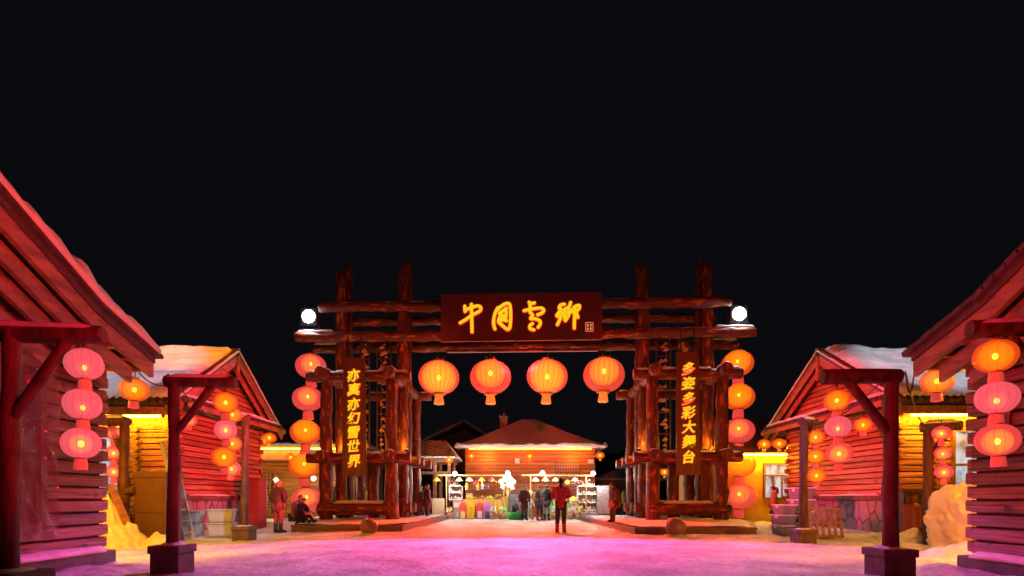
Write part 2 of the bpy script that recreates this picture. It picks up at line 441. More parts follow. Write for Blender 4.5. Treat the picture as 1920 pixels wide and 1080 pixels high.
def lantern(kind, loc, label, group, cord=0.0):
    r = thing('lantern', loc, label, 'lantern', group)
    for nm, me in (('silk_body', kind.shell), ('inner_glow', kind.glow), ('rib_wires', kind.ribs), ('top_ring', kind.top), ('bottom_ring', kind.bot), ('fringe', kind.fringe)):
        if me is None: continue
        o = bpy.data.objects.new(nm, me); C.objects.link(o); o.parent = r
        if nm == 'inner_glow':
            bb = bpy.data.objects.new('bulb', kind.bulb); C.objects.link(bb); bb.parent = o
    if cord > 0:
        h = kind.H/2
        b = MB(); b.tube([(0,0,h+.02), (.006,0,h+cord*.5), (0,0,h+cord)], .006+.006*kind.D, 5); b.build('cord', M['wire'], r)
    r.rotation_euler = (random.gauss(0, .035), random.gauss(0, .035), random.uniform(0, 6))
    return r
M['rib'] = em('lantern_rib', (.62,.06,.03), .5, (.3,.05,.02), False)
AMB = (1,.37,.0005)
# strings: mostly pink / mostly amber lanterns of the hangers
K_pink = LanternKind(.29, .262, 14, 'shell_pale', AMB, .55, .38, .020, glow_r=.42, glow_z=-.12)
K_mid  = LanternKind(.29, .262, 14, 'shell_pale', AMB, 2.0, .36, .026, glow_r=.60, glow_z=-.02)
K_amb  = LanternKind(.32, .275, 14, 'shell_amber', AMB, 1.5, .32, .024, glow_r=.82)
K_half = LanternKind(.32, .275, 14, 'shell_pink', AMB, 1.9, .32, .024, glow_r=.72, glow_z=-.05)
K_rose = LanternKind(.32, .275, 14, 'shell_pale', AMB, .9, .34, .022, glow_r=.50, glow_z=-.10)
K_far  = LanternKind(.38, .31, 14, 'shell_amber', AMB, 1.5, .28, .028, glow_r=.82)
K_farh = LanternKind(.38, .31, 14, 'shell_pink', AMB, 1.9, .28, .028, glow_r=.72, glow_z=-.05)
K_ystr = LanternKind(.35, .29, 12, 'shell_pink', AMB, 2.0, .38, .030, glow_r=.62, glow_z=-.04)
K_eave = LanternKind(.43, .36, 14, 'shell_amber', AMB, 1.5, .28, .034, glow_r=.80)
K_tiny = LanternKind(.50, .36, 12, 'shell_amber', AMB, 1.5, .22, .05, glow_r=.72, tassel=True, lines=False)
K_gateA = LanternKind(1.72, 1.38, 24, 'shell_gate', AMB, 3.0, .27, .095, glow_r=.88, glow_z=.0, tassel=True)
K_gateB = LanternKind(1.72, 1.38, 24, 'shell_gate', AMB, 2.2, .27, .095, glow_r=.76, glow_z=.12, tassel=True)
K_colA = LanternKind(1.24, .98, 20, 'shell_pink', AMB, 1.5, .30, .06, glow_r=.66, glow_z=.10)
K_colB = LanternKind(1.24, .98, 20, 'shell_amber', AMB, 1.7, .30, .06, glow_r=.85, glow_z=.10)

# ------------------------------------------------------------------ log siding helper
def siding(mb, axis_, at, out, lo, hi, z0, z1, pitch=.2, thick=.05, clip=None, joints=True):
    """lapped half-log boards; axis_ 'y': wall plane x=at running along y, boards bulge to +out; clip(z)->(lo,hi)"""
    z = z0; k = 0
    while z < z1 - .02:
        zt = min(z+pitch, z1)
        a, b = lo, hi
        if clip:
            a, b = clip((z+zt)/2)
            if b - a < .15: break
        cuts = [a, b]
        if joints and b-a > 2.5 and k % 2: cuts = [a, a + (b-a)*random.uniform(.3,.7), b]
        for u0, u1 in zip(cuts[:-1], cuts[1:]):
            g = .004; h = zt - z
            jt = random.uniform(-.004, .004)
            prof = [(0, 0), (thick*.7+jt, .0), (thick+jt, h*.08), (thick*.95+jt, h*.5), (thick*.82+jt, h*.78), (thick*.45, h*.86), (0, h*.86)]
            vs = []
            for u in (u0+g, u1-g):
                for o, dz in prof:
                    vs.append((at+out*o, u, z+dz) if axis_ == 'y' else (u, at+out*o, z+dz))
            n = len(prof)
            fs = [list(range(n)), list(range(n, 2*n))[::-1]] + [(i, (i+1) % n, (i+1) % n+n, i+n) for i in range(n)]
            mb.add(vs, fs, 0, False)
        z = zt; k += 1
    # backing that shows in the gaps
def corner_stack(mb, x, y, sx, sy, z0, z1, pitch=.2, r=.095):
    """crossing log ends at a corner: ends stick out alternately along x and y"""
    z = z0 + pitch/2; k = 0
    while z < z1:
        if k % 2: mb.log((x-sx*.06, y-sy*.11, z), (x+sx*.16, y-sy*.11, z), r, 10, 0, .08)
        else: mb.log((x-sx*.11, y-sy*.06, z), (x-sx*.11, y+sy*.16, z), r, 10, 0, .08)
        z += pitch; k += 1

def snow_sheet(mb, prof, xa, xb, th, amp=.5, du=.22, seed=0, mi=0, edge=.25):
    """thick bumpy snow over a roof whose section is the polyline prof [(y,z)...], from x=xa to xb"""
    seg = [0]
    for (y0,z0),(y1,z1) in zip(prof[:-1], prof[1:]): seg.append(seg[-1]+math.hypot(y1-y0, z1-z0))
    L = seg[-1]; nu = max(3, int(L/du)); nv = max(3, int(abs(xb-xa)/du))
    def at(s):
        for i in range(len(prof)-1):
            if s <= seg[i+1]+1e-6:
                t = (s-seg[i])/(seg[i+1]-seg[i]); y0,z0 = prof[i]; y1,z1 = prof[i+1]
                return y0+(y1-y0)*t, z0+(z1-z0)*t
        return prof[-1]
    top = []; bot = []
    for i in range(nu+1):
        s = L*i/nu; y, z = at(s)
        for j in range(nv+1):
            x = xa+(xb-xa)*j/nv
            de = min(s, L-s, abs(x-xa), abs(x-xb))
            e = min(1, (de/edge)**.5 if de > 0 else 0)
            n = .6*noise.fractal((x*.9+seed, y*.9, z*.9), 1, 2, 3) + .8*noise.fractal((x*.45+seed, s*3.2, 5), 1, 2, 3)
            wob = .06*noise.noise((x*2+seed, y*2, 4)) if de < 1e-6 else 0
            top.append((x, y+wob, z+.012+th*(.22+.78*e)*(1+amp*n)))
            bot.append((x, y, z+.006))
    W = nv+1; fs = []; nt = len(top)
    for i in range(nu):
        for j in range(nv):
            a = i*W+j; fs.append((a, a+1, a+W+1, a+W)); fs.append((nt+a, nt+a+W, nt+a+W+1, nt+a+1))
    for j in range(nv):
        fs.append((j, nt+j, nt+j+1, j+1)); a = nu*W+j; fs.append((a, a+1, nt+a+1, nt+a))
    for i in range(nu):
        a = i*W; fs.append((a, a+W, nt+a+W, nt+a)); a = i*W+nv; fs.append((a, nt+a, nt+a+W, a+W))
    mb.add(top+bot, fs, mi, True)

# ------------------------------------------------------------------ the two log cabins facing each other across the square
def mid_house(s, xw, y0, y1, ze, zr, label, dep=7.5, snow_th=.16):
    yc = (y0+y1)/2; xo = xw + s*dep; xin = xw - s*.5; O = (xw, y0, 0)
    h = thing('log_house', O, label, 'house')
    def B(mb, name, mat, par=None):
        o = mb.build(name, mat, par or h, O); return o
    ye0, ye1 = y0-.85, y1+.85
    def roofz(y): return zr - (zr-ze)*abs(y-yc)/(yc-ye0)
    zt = ze + (zr-ze)*.85/(yc-ye0) - .1      # wall top under the roof
    # gable end
    zb = 1.08
    mb = MB(); siding(mb, 'y', xw, -s, y0+.02, y1-.02, zb+.06, zt, .165)
    mb.box((xw+s*.006, y0+.03, .1), (xw+s*.12, y1-.03, zt), 1); B(mb, 'end_wall', [M['pine_y'], M['gap']])
    mb = MB(); hw = lambda z: max(0, (zr-.18-z)/(zr-ze)*(yc-ye0)-.02)
    siding(mb, 'y', xw, -s, y0, y1, zt+.02, zr-.2, .165, clip=lambda z: (yc-hw(z), yc+hw(z)), joints=False)
    mb.poly3([(xw+s*.02, yc-hw(zt)+.06, zt), (xw+s*.02, yc+hw(zt)-.06, zt), (xw+s*.02, yc, zr-.25)], (s*.1,0,0), 1); B(mb, 'gable', [M['pine_y'], M['gap']])
    # long wall towards the camera, with its frieze board
    mb = MB(); a, b = sorted((xw+s*.02, xo)); siding(mb, 'x', y0, -1, a, b, .3, 3.0, .165)
    mb.box((a+.02, y0+.006, .1), (b, y0+.12, 3.35), 1); B(mb, 'front_wall', [M['pine_x'], M['gap']])
    mb = MB(); mb.box((a, y0-.045, 3.01), (b, y0+.02, 3.34), 0, .01); B(mb, 'frieze_board', M['trim'])
    mb = MB(); mb.box((a, y1-.1, .1), (b, y1, zt)); B(mb, 'back_wall', M['pine_x'])
    # stone plinth with its ledge under the gable wall
    mb = MB(); mb.box((xw-s*.16, y0+.25, -.1), (xw-.0*s, y1-.15, zb-.09), 0, .015)
    def stone():
        m, t, p = nmat('crazed_stone_slabs'); N = t.nodes; Lk = t.links.new
        tc = N.new('ShaderNodeTexCoord'); v = N.new('ShaderNodeTexVoronoi'); v.feature = 'DISTANCE_TO_EDGE'; v.inputs['Scale'].default_value = 2.6
        mp = N.new('ShaderNodeMapping'); mp.inputs['Scale'].default_value = (1,1,.7); Lk(tc.outputs['Object'], mp.inputs[0]); Lk(mp.outputs[0], v.inputs['Vector'])
        v2 = N.new('ShaderNodeTexVoronoi'); v2.inputs['Scale'].default_value = 2.6; Lk(mp.outputs[0], v2.inputs['Vector'])
        r = N.new('ShaderNodeValToRGB'); r.color_ramp.elements[0].position = .02; r.color_ramp.elements[1].position = .06
        Lk(v.outputs['Distance'], r.inputs[0])
        mx = N.new('ShaderNodeMixRGB'); mx.inputs[1].default_value = (.10,.075,.09,1); Lk(r.outputs[0], mx.inputs[0])
        nz = N.new('ShaderNodeTexNoise'); nz.inputs['Scale'].default_value = 5; nz.inputs['Detail'].default_value = 8
        r3 = N.new('ShaderNodeValToRGB'); r3.color_ramp.elements[0].color = (.11,.10,.11,1); r3.color_ramp.elements[1].color = (.28,.27,.29,1)
        ad = N.new('ShaderNodeMath'); ad.operation = 'MULTIPLY_ADD'; ad.inputs[1].default_value = .35; Lk(v2.outputs['Color'], ad.inputs[0]); Lk(nz.outputs['Fac'], ad.inputs[2])
        ad.inputs[2].default_value = 0; Lk(ad.outputs[0], r3.inputs[0]); Lk(r3.outputs[0], mx.inputs[2]); Lk(mx.outputs[0], p.inputs['Base Color'])
        p.inputs['Roughness'].default_value = .55
        bu = N.new('ShaderNodeBump'); bu.inputs['Distance'].default_value = .03; Lk(r.outputs[0], bu.inputs['Height']); Lk(bu.outputs[0], p.inputs['Normal'])
        return m
    if 'crazed' not in M: M['crazed'] = stone()
    pl = B(mb, 'stone_plinth', M['crazed'])
    mb = MB(); mb.box((xw-s*.26, y0+.15, zb-.09), (xw+s*.0, y1-.1, zb+.05), 0, .012); led = B(mb, 'ledge', M['concrete'], h)
    mb = MB(); snow_on(mb, (xw-s*.17, y0+.4, zb+.05), (xw-s*.17, yc+.4, zb+.05), .17, .06, seed=s); mb.build('snow_cap', M['snow'], led, O)
    # crossing log ends
    mb = MB(); corner_stack(mb, xw, y0, -s, -1, .3, zt-.1, .185); B(mb, 'corner_notching', M['old_pine_x'])
    mb = MB(); corner_stack(mb, xw, y1, -s, 1, .3, zt-.1, .185); B(mb, 'corner_notching', M['old_pine_x'])
    x2 = xw + s*1.05
    z = .4
    while z < 3.0:
        mb = MB(); mb.log((x2, y0-.17, z), (x2, y0+.1, z), .09, 10, 0, .05); B(mb, 'log_end', M['old_pine_x']); z += .185
    # roof
    t = .11
    sec = [(ye0, ze), (yc, zr), (ye1, ze), (ye1, ze-t), (yc, zr-t*1.25), (ye0, ze-t)]
    mb = MB(); mb.poly3([(xin, y, z) for y, z in sec], (s*(dep+.9), 0, 0))
    L = math.hypot(yc-ye0, zr-ze)
    # rounded tile rows along the eave and along the verge
    nT = int((dep+.9)/.2)
    for i in range(nT):
        x = xin + s*(.1+.2*i)
        d = Vector((0, yc-ye0, zr-ze)).normalized()
        p = Vector((x, ye0, ze+.01)); mb.tube([p-d*.07, p+d*.5], .062, 8)
    nR = int(L/.26)
    for sg in (-1, 1):
        ye = ye0 if sg < 0 else ye1
        for i in range(nR):
            p0 = Vector((xin+s*.07, ye+(yc-ye)*i/nR, ze+(zr-ze)*i/nR+.02)); p1 = p0 + Vector((0, (yc-ye)/nR*1.15, (zr-ze)/nR*1.15+.03))
            mb.tube([p0, p1], .075, 7)
    mb.tube([(xin-s*.03, yc, zr+.03), (xo, yc, zr+.03)], .085, 8)
    roof = B(mb, 'roof', M['tile'])
    mb = MB()
    snow_sheet(mb, [(ye0+.10, ze+.09), (yc-.03, zr+.03)], xin+s*.16, xo+s*.3, snow_th, .95, .12, seed=s*3)
    snow_sheet(mb, [(yc+.03, zr+.03), (ye1-.10, ze+.09)], xin+s*.16, xo+s*.3, snow_th, .5, .3, seed=s*7)
    B(mb, 'roof_snow', M['snow'], roof)
    for sg in (-1, 1):
        ye = ye0 if sg < 0 else ye1
        mb = MB(); mb.beam((xin+s*.02, ye, ze-t-.10), (xin+s*.02, yc, zr-t-.14), .05, .24, 0, .008); B(mb, 'bargeboard', M['trim'])
        mb = MB(); mb.beam((xin+s*.20, ye+(-sg)*.10, ze-t-.20), (xin+s*.20, yc, zr-t-.32), .05, .20, 0, .008); B(mb, 'inner_bargeboard', M['trim'])
        mb = MB(); snow_on(mb, (xin-s*.0, ye, ze+.02), (xin-s*.0, yc, zr+.02), .09, .06, seed=s+sg); B(mb, 'verge_snow', M['snow'])
    # small finial strut under the apex
    mb = MB(); mb.beam((xin+s*.0, yc, zr-.95), (xin+s*.0, yc, zr-.15), .07, .07, 0, .01, up=(0,1,0)); B(mb, 'finial_strut', M['trim'])
    # pent roof across the gable
    zp = ze + .12
    mb = MB(); mb.poly3([(xw-s*.02, y0-.55, zp+.22), (xw-s*.72, y0-.55, zp-.02), (xw-s*.72, y0-.55, zp-.10), (xw-s*.02, y0-.55, zp+.08)], (0, y1-y0+1.1, 0))
    for i in range(int((y1-y0+1)/.2)):
        y = y0-.5+.2*i; mb.tube([(xw-s*.76, y, zp-.01), (xw-s*.05, y, zp+.225)], .045, 7)
    pent = B(mb, 'pent_roof', M['tile'])
    mb = MB(); snow_on(mb, (xw-s*.34, y0-.45, zp+.12), (xw-s*.34, y1+.45, zp+.12), .62, .09, seed=s*2); B(mb, 'snow_cap', M['snow'], pent)
    mb = MB(); mb.box((xw-s*.70, y0-.55, zp-.24), (xw-s*.76, y1+.55, zp-.09), 0, .008); B(mb, 'fascia_board', M['trim'])
    # eave fascia and amber tube along the long wall
    mb = MB(); mb.box((xin+s*.05, ye0+.12, ze-.34), (xo, ye0+.19, ze-.13), 0, .01); B(mb, 'eave_fascia', M['trim'])
    mb = MB(); mb.tube([(xw+s*.05, ye0+.30, ze-.36), (xw+s*2.9, ye0+.30, ze-.36)], .028, 8); B(mb, 'light_tube', M['tube_amber'])
    return h, B
hl, BL = mid_house(-1, -9.6, 15.2, 20.3, 3.66, 5.92, 'log cabin left of the gate with amber lit long wall and snowy roof')
hr, BR = mid_house(1, 10.4, 14.5, 20.1, 3.58, 5.80, 'log cabin right of the gate with crazed stone plinth and snowy roof')
# lit yard windows
def window_frame(B, x0, x1, z0, z1, y, name='window', bars=1, cross=True):
    f = MB(); fw = .07
    f.box((x0-fw, y-.06, z0-fw), (x0, y+.02, z1+fw)); f.box((x1, y-.06, z0-fw), (x1+fw, y+.02, z1+fw))
    f.box((x0, y-.06, z0-fw), (x1, y+.02, z0)); f.box((x0, y-.06, z1), (x1, y+.02, z1+fw))
    for i in range(bars):
        x = x0+(x1-x0)*(i+1)/(bars+1); f.box((x-.03, y-.05, z0), (x+.03, y+.01, z1-(z1-z0)*.36 if cross else z1))
    if cross: f.box((x0, y-.052, z1-(z1-z0)*.36), (x1, y+.012, z1-(z1-z0)*.36+.07))
    fo = B(f, name, M['frame'])
    return fo
fo = window_frame(BL, -12.3, -11.15, .95, 2.75, 15.12)
mb = MB(); mb.box((-12.3, 15.13, .95), (-11.15, 15.15, 2.75)); BL(mb, 'pane', M['lit_pane'], fo)
fo = window_frame(BR, 11.95, 12.75, .25, 2.85, 14.42, 'door', 1)
mb = MB(); mb.box((11.95, 14.43, .25), (12.75, 14.45, 2.85)); BR(mb, 'pane', M['lit_pane'], fo)
mb = MB(); mb.box((11.98, 14.36, .25), (12.72, 14.40, 1.0), 0, .01); BR(mb, 'door_panel', M['frame'], fo)

# ------------------------------------------------------------------ the two near cabins at the edges of the picture
def near_house(s, xw, yend, label, snow_th, zoff=0.0):
    O = (xw, yend, 0); h = thing('log_house', O, label, 'house')
    def B(mb, name, mat, par=None): return mb.build(name, mat, par or h, O)
    y2 = yend + .45
    P = [(y2, 3.55+zoff), (y2-1.2, 3.95+zoff), (y2-2.9, 4.85+zoff), (y2-6.4, 6.75+zoff)]
    yr = P[-1][0]; prof = P + [(2*yr-y, z) for y, z in P[-2::-1]]      # from far eave over the ridge to the near eave
    def rz(y):
        for (a, za), (b, zb) in zip(prof[:-1], prof[1:]):
            if b <= y <= a: return za + (zb-za)*(a-y)/(a-b)
        return 3.5
    ylo = 2*yr - yend
    zt = rz(yend) - .22
    mb = MB(); siding(mb, 'y', xw, -s, ylo, yend-.02, .28, 2.95, .19, .06)
    mb.box((xw+s*.006, ylo, .1), (xw+s*.14, yend-.03, 3.3), 1); B(mb, 'end_wall', [M['old_pine_y'], M['gap']])
    mb = MB()
    for i in range(3): mb.box((xw-s*.045, ylo, 2.97+.22*i), (xw+s*.02, yend-.05, 3.18+.22*i), 0, .008)
    B(mb, 'frieze_board', M['trim'])
    # gable above
    mb = MB()
    ys = [ylo+.3+(yend-ylo-.6)*i/24 for i in range(25)]
    ring = [(xw+s*.03, y, 3.62) for y in ys] + [(xw+s*.03, y, max(3.63, rz(y)-.2)) for y in ys[::-1]]
    mb.poly3(ring, (s*.1, 0, 0)); B(mb, 'gable', M['old_pine_y'])
    mb = MB(); a, b = sorted((xw+s*.1, xw+s*8)); siding(mb, 'x', yend, 1, a, b, .28, 3.3, .19, .06, joints=False); mb.box((a, yend-.12, .1), (b, yend-.02, 3.4)); B(mb, 'back_wall', M['old_pine_x'])
    z = .375; k = 0
    while z < 3.2:
        mb = MB(); mb.box((xw-s*.055, yend-.03, z-.08), (xw+s*.10, yend+.06+.03*(k % 2), z+.08), 0, .02); B(mb, 'log_end', M['old_pine_y']); z += .19; k += 1
    mb = MB(); mb.box((xw-s*.20, ylo, -.1), (xw+s*.5, yend+.06, .25), 0, .02); fnd = B(mb, 'foundation', M['stone'])
    mb = MB(); snow_on(mb, (xw-s*.14, 3.0, .24), (xw-s*.12, yend-.1, .24), .22, .10, seed=s*4); mb.build('snow_cap', M['snow'], fnd, O)
    # roof shell
    xin = xw - s*.55; t = .12
    ring = [(xin, y, z) for y, z in prof] + [(xin, y, z-t) for y, z in prof[::-1]]
    def strip(x0, x1, pr, dz0, dz1):
        m2 = MB()
        for (ya, za), (yb, zb) in zip(pr[:-1], pr[1:]):
            m2.poly3([(x0, ya, za+dz0), (x0, yb, zb+dz0), (x0, yb, zb+dz1), (x0, ya, za+dz1)], (x1-x0, 0, 0))
        return m2
    mb = strip(xin, xw+s*8, prof, -t, 0)
    # rough tile ends along the verge
    for (ya, za), (yb, zb) in zip(prof[:-1], prof[1:]):
        L = math.hypot(yb-ya, zb-za); k = max(1, int(L/.17))
        for i in range(k):
            q = i/k; y = ya+(yb-ya)*q; z = za+(zb-za)*q
            mb.obox((xin+s*.06, y, z+.03), (.26, .20, .05+.03*random.random()), Matrix.Rotation(math.atan2(zb-za, yb-ya)+random.uniform(-.1,.1), 3, 'X'), 0)
    roof = B(mb, 'roof', M['tile'])
    # stepped rake boards, each set further in and lower
    for k in range(4):
        off = [0.0, .27, .52, .86][k]; cut = [0, .34, .72, 1.5][k]
        pr = [(y, z) for y, z in prof]
        pr[0] = (prof[0][0]-cut, rz(prof[0][0]-cut)); pr[-1] = (prof[-1][0]+cut, rz(prof[-1][0]+cut))
        pr = [p for p in pr if pr[-1][0]-1e-6 <= p[0] <= pr[0][0]+1e-6]
        mb = strip(xin+s*(.03+.11*k), xin+s*(.03+.11*k+.07), pr, -t-off-.23, -t-off+.0)
        B(mb, 'rake_board', M['trim'])
    # eave-end rafters: beams running back from the gable
    mb = MB()
    for k in range(3):
        y = y2 - .12 - .34*k; mb.beam((xin+s*.05, y, rz(y)-t-.12-.02*k), (xw+s*8, y, rz(y)-t-.12-.02*k), .10, .16, 0, .01)
    B(mb, 'eave_beam', M['trim'])
    mb = MB(); half = P if s else P
    snow_sheet(mb, [(y, z+.03) for y, z in P[:3]] + [(P[3][0], P[3][1]+.03)], xin-s*(.10 if s < 0 else -.04), xw+s*7.5, snow_th, .9, .13, seed=s*11, edge=.22)
    B(mb, 'roof_snow', M['snow'], roof)
    mb = MB(); mb.tube([(xw+s*.25, yend+.34, 3.22+zoff), (xw+s*3.2, yend+.34, 3.22+zoff)], .028, 8); B(mb, 'light_tube', M['tube_amber'])
    spot('alley_fill_spot', (xw+s*.5, yend+.45, 3.1+zoff), (xw+s*1.2, yend+2.1, 0), (1,.38 if s < 0 else .25,.002), 800 if s < 0 else 520, 112, .5, .15)  # added spot, strengthens the eave tube's light on the alley snow
    return h, B
nl, BNL = near_house(-1, -6.4, 8.3, 'near log cabin at the left edge with plastic sheet over its window', .32, -.17)
nr, BNR = near_house(1, 6.5, 7.5, 'near log cabin at the right edge with bare tiled roof and plaque', .05, -.34)
# plastic sheet over the left cabin's window
f = MB(); f.box((-6.33, 5.85, .62), (-6.27, 5.95, 2.9)); f.box((-6.33, 7.10, .62), (-6.27, 7.20, 2.9)); f.box((-6.33, 5.95, .62), (-6.27, 7.10, .72)); f.box((-6.33, 5.95, 2.8), (-6.27, 7.10, 2.9)); f.box((-6.33, 6.50, .72), (-6.285, 6.56, 2.8))
fo = BNL(f, 'window', M['frame'])
mb = MB(); mb.box((-6.335, 5.95, .72), (-6.325, 7.10, 2.8)); BNL(mb, 'pane', M['pane_dark'], fo)
def plastic():
    m, t, p = nmat('clear_plastic_sheet'); N = t.nodes
    p.inputs['Base Color'].default_value = (.30,.22,.22,1); p.inputs['Roughness'].default_value = .15; p.inputs['Specular IOR Level'].default_value = 1.0
    tr = N.new('ShaderNodeBsdfTransparent'); tr.inputs[0].default_value = (.9,.85,.85,1)
    mx = N.new('ShaderNodeMixShader'); mx.inputs[0].default_value = .55
    t.links.new(p.outputs[0], mx.inputs[1]); t.links.new(tr.outputs[0], mx.inputs[2]); t.links.new(mx.outputs[0], N['Material Output'].inputs['Surface'])
    return m
mb = MB(); vs = []; n1, n2 = 110, 170
for i in range(n1+1):
    for j in range(n2+1):
        y = 5.7+1.60*i/n1; z = .5+2.5*j/n2
        rid = abs(noise.noise((y*3+z*1.6, y*1.1-z*.6, 2)))
        x = -6.24 + .07*(1-rid)**5 + .03*noise.noise((y*7, z*5, 4)) + .014*noise.noise((y*23, z*21, 6)) + .03*abs(noise.noise((y*11+z*6, z*2-y*3, 9)))
        vs.append((x, y, z))
mb.add(vs, [(i*(n2+1)+j, (i+1)*(n2+1)+j, (i+1)*(n2+1)+j+1, i*(n2+1)+j+1) for i in range(n1) for j in range(n2)], 0, True)
BNL(mb, 'plastic_sheet', plastic(), fo)
# plaque on the right cabin
pq = thing('wall_plaque', (6.44, 6.98, 2.17), 'small dark red plaque with pointed ends on the right near cabin wall', 'plaque')
mb = MB(); mb.poly3([(0,-.09,-.19),(0,.09,-.19),(0,.12,0),(0,.09,.19),(0,0,.25),(0,-.09,.19),(0,-.12,0),(0,-.09,-.19)][:7], (-.03,0,0)); mb.build('panel', M['board'], pq)
mb = MB()
for z in (.08, -.09):
    mb.box((-.036,-.05,z-.06),(-.03,-.03,z+.06)); mb.box((-.036,.03,z-.06),(-.03,.05,z+.06)); mb.box((-.036,-.03,z-.01),(-.03,.03,z+.01)); mb.box((-.036,-.03,z+.045),(-.03,.03,z+.06))
mb.build('lettering', solid('faded_gold', (.5,.22,.08)), pq)

# ------------------------------------------------------------------ hip-roofed buildings behind the gate
def hip_house(name, O, w, d, ze, zr, ridge, over, label, wall_mat, roof_mat, eave_mat, siding_on=True, cat='house', th=.14, backing=None):
    h = thing(name, O, label, cat)
    mb = MB()
    if siding_on:
        siding(mb, 'x', 0, -1, -w/2, w/2, .1, ze-.12, .2, .05); mb.box((-w/2, .01, 0), (w/2, .12, ze-.02))
    else: mb.box((-w/2, 0, 0), (w/2, .15, ze-.02))
    wl = mb.build('front_wall', wall_mat, h)
    mb = MB(); mb.box((-w/2, .12, 0), (-w/2+.12, d, ze-.02)); mb.box((w/2-.12, .12, 0), (w/2, d, ze-.02)); mb.box((-w/2+.12, d-.12, 0), (w/2-.12, d, ze-.02)); mb.build('rear_wall', wall_mat, h)
    x = w/2+over; r = ridge/2
    e = [(-x,-over,ze),(x,-over,ze),(x,d+over,ze),(-x,d+over,ze)]
    rr = [(-r,d/2,zr),(r,d/2,zr)]
    mb = MB(); k = 10
    def quad(a, b, c, dd):
        vs = []
        for i in range(k+1):
            for j in range(k+1):
                u, v = i/k, j/k
                p = (Vector(a)*(1-u)+Vector(b)*u)*(1-v) + (Vector(dd)*(1-u)+Vector(c)*u)*v
                n = noise.noise((p.x*.8+O[0], p.y*.8, p.z))*.05
                vs.append((p.x, p.y, p.z+n*(1 if 0 < v < 1 else 0) - .10*math.sin(math.pi*v)*.6))
        mb.add(vs, [(i*(k+1)+j, (i+1)*(k+1)+j, (i+1)*(k+1)+j+1, i*(k+1)+j+1) for i in range(k) for j in range(k)], 0, True)
    quad(e[0], e[1], rr[1], rr[0]); quad(e[1], e[2], rr[1], rr[1]); quad(e[2], e[3], rr[0], rr[1]); quad(e[3], e[0], rr[0], rr[0])
    mb.box((-x, -over, ze-.10), (x, d+over, ze-.005), 0)
    rf = mb.build('roof', roof_mat, h)
    mb = MB()
    snow_on(mb, (-x-.02, -over+.05, ze-.06), (x+.02, -over+.05, ze-.06), .3, .2, seed=O[0]); snow_on(mb, (x-.05, -over, ze-.06), (x-.05, d+over, ze-.06), .3, .2, seed=O[0]+3)
    mb.build('eave_snow', eave_mat, rf)
    return h
shop = hip_house('shop', (1.02, 30, 0), 7.3, 6.5, 3.95, 5.95, .9, .55, 'log souvenir shop with red lit hip roof seen through the gate', M['honey'], M['snow'], M['snow'], cat='shop')
mb = MB(); mb.box((-1.75, 2.6, 4.7), (-1.30, 3.05, 6.0), 0, .02); mb.box((-1.80, 2.55, 6.0), (-1.25, 3.10, 6.08)); mb.lathe([(.1,0),(.08,.18)], 10, c=(-1.52,2.8,6.08)); mb.build('chimney', pm('brick_chimney', (.25,.09,.06), (.36,.14,.09), (9,9,20), .8, .4), shop)
def BS(mb, name, mat, par=None): return mb.build(name, mat, par or shop)
fo = window_frame(BS, 1.45, 2.72, 1.55, 3.05, -.05, 'window', 1, True)
mb = MB(); mb.box((1.45, -.04, 1.55), (2.72, -.03, 3.05)); BS(mb, 'pane', M['pane_dark'], fo)
mb = MB()
for k in range(9):
    x = 1.48 + k*.145; mb.tube([(x, -.045, 1.6), (x+.02, -.045, 3.0)], .02, 5)
BS(mb, 'curtain', solid('grey_curtain', (.28,.22,.24)), fo)
mb = MB(); mb.box((-.85, -.10, 3.0), (-.60, -.05, 3.28), 0, .01); BS(mb, 'junction_box', solid('white_box', (.75,.72,.7)))
mb = MB(); mb.box((3.25, -.20, 3.0), (3.55, -.05, 3.22), 0, .01); BS(mb, 'speaker_box', solid('white_box2', (.7,.66,.66)))
for x_ in (-2.4, 0, 2.4): point('eave_fill_light', (1.02+x_, 29.35, 3.35), (1,.26,.012), 75, .1)  # added warm points, boosting the eave lanterns' light on the shop wall
mb = MB(); mb.tube([(-3.4, -.20, 3.80), (3.4, -.20, 3.80)], .025, 8); BS(mb, 'light_tube', M['tube_red'])

bl = hip_house('log_house', (-11.3, 27.5, 0), 6.4, 6, 3.75, 5.5, 1.5, .6, 'amber lit log cabin behind the left side of the gate', M['honey'], pm('red_shingle', (.12,.05,.04), (.22,.09,.07), (4,4,12), .7, .3), M['snow'])
mb = MB(); mb.box((-3.3, -.10, 3.0), (3.3, -.05, 3.5), 0, .01); mb.build('frieze_board', solid('pink_board', (.62,.30,.24)), bl)
mb = MB(); mb.tube([(-3.0, -.35, 3.56), (3.0, -.35, 3.56)], .03, 8); mb.build('light_tube', M['tube_dim'], bl)

M['stucco'] = pm('ochre_stucco', (.62,.40,.13), (.72,.48,.17), (2,2,2), .8, .15)
yb = hip_house('house', (12.0, 22.0, 0), 6.8, 6, 2.95, 4.75, 2.4, .7, 'ochre plastered house behind the right bins with a lit window', M['stucco'], pm('brown_shingle', (.07,.035,.025), (.14,.075,.05), (4,4,12), .7, .3), pm('brown_eave', (.12,.07,.05), (.2,.12,.08), rough=.7), siding_on=False)
def BY(mb, name, mat, par=None): return mb.build(name, mat, par or yb)
fo = window_frame(BY, -1.58, -.55, 1.08, 2.42, -.03, 'window', 2, True)
mb = MB(); mb.box((-1.58, -.02, 1.08), (-.55, -.012, 2.42)); BY(mb, 'pane', M['lit_pane'], fo)
mb = MB(); mb.box((-3.4, -.06, 2.62), (3.4, -.002, 2.72)); BY(mb, 'cornice', M['stucco'])
mb = MB(); mb.box((-3.4, -.08, 0), (3.4, -.002, .32)); BY(mb, 'skirting', solid('greenish_skirting', (.55,.50,.28)))
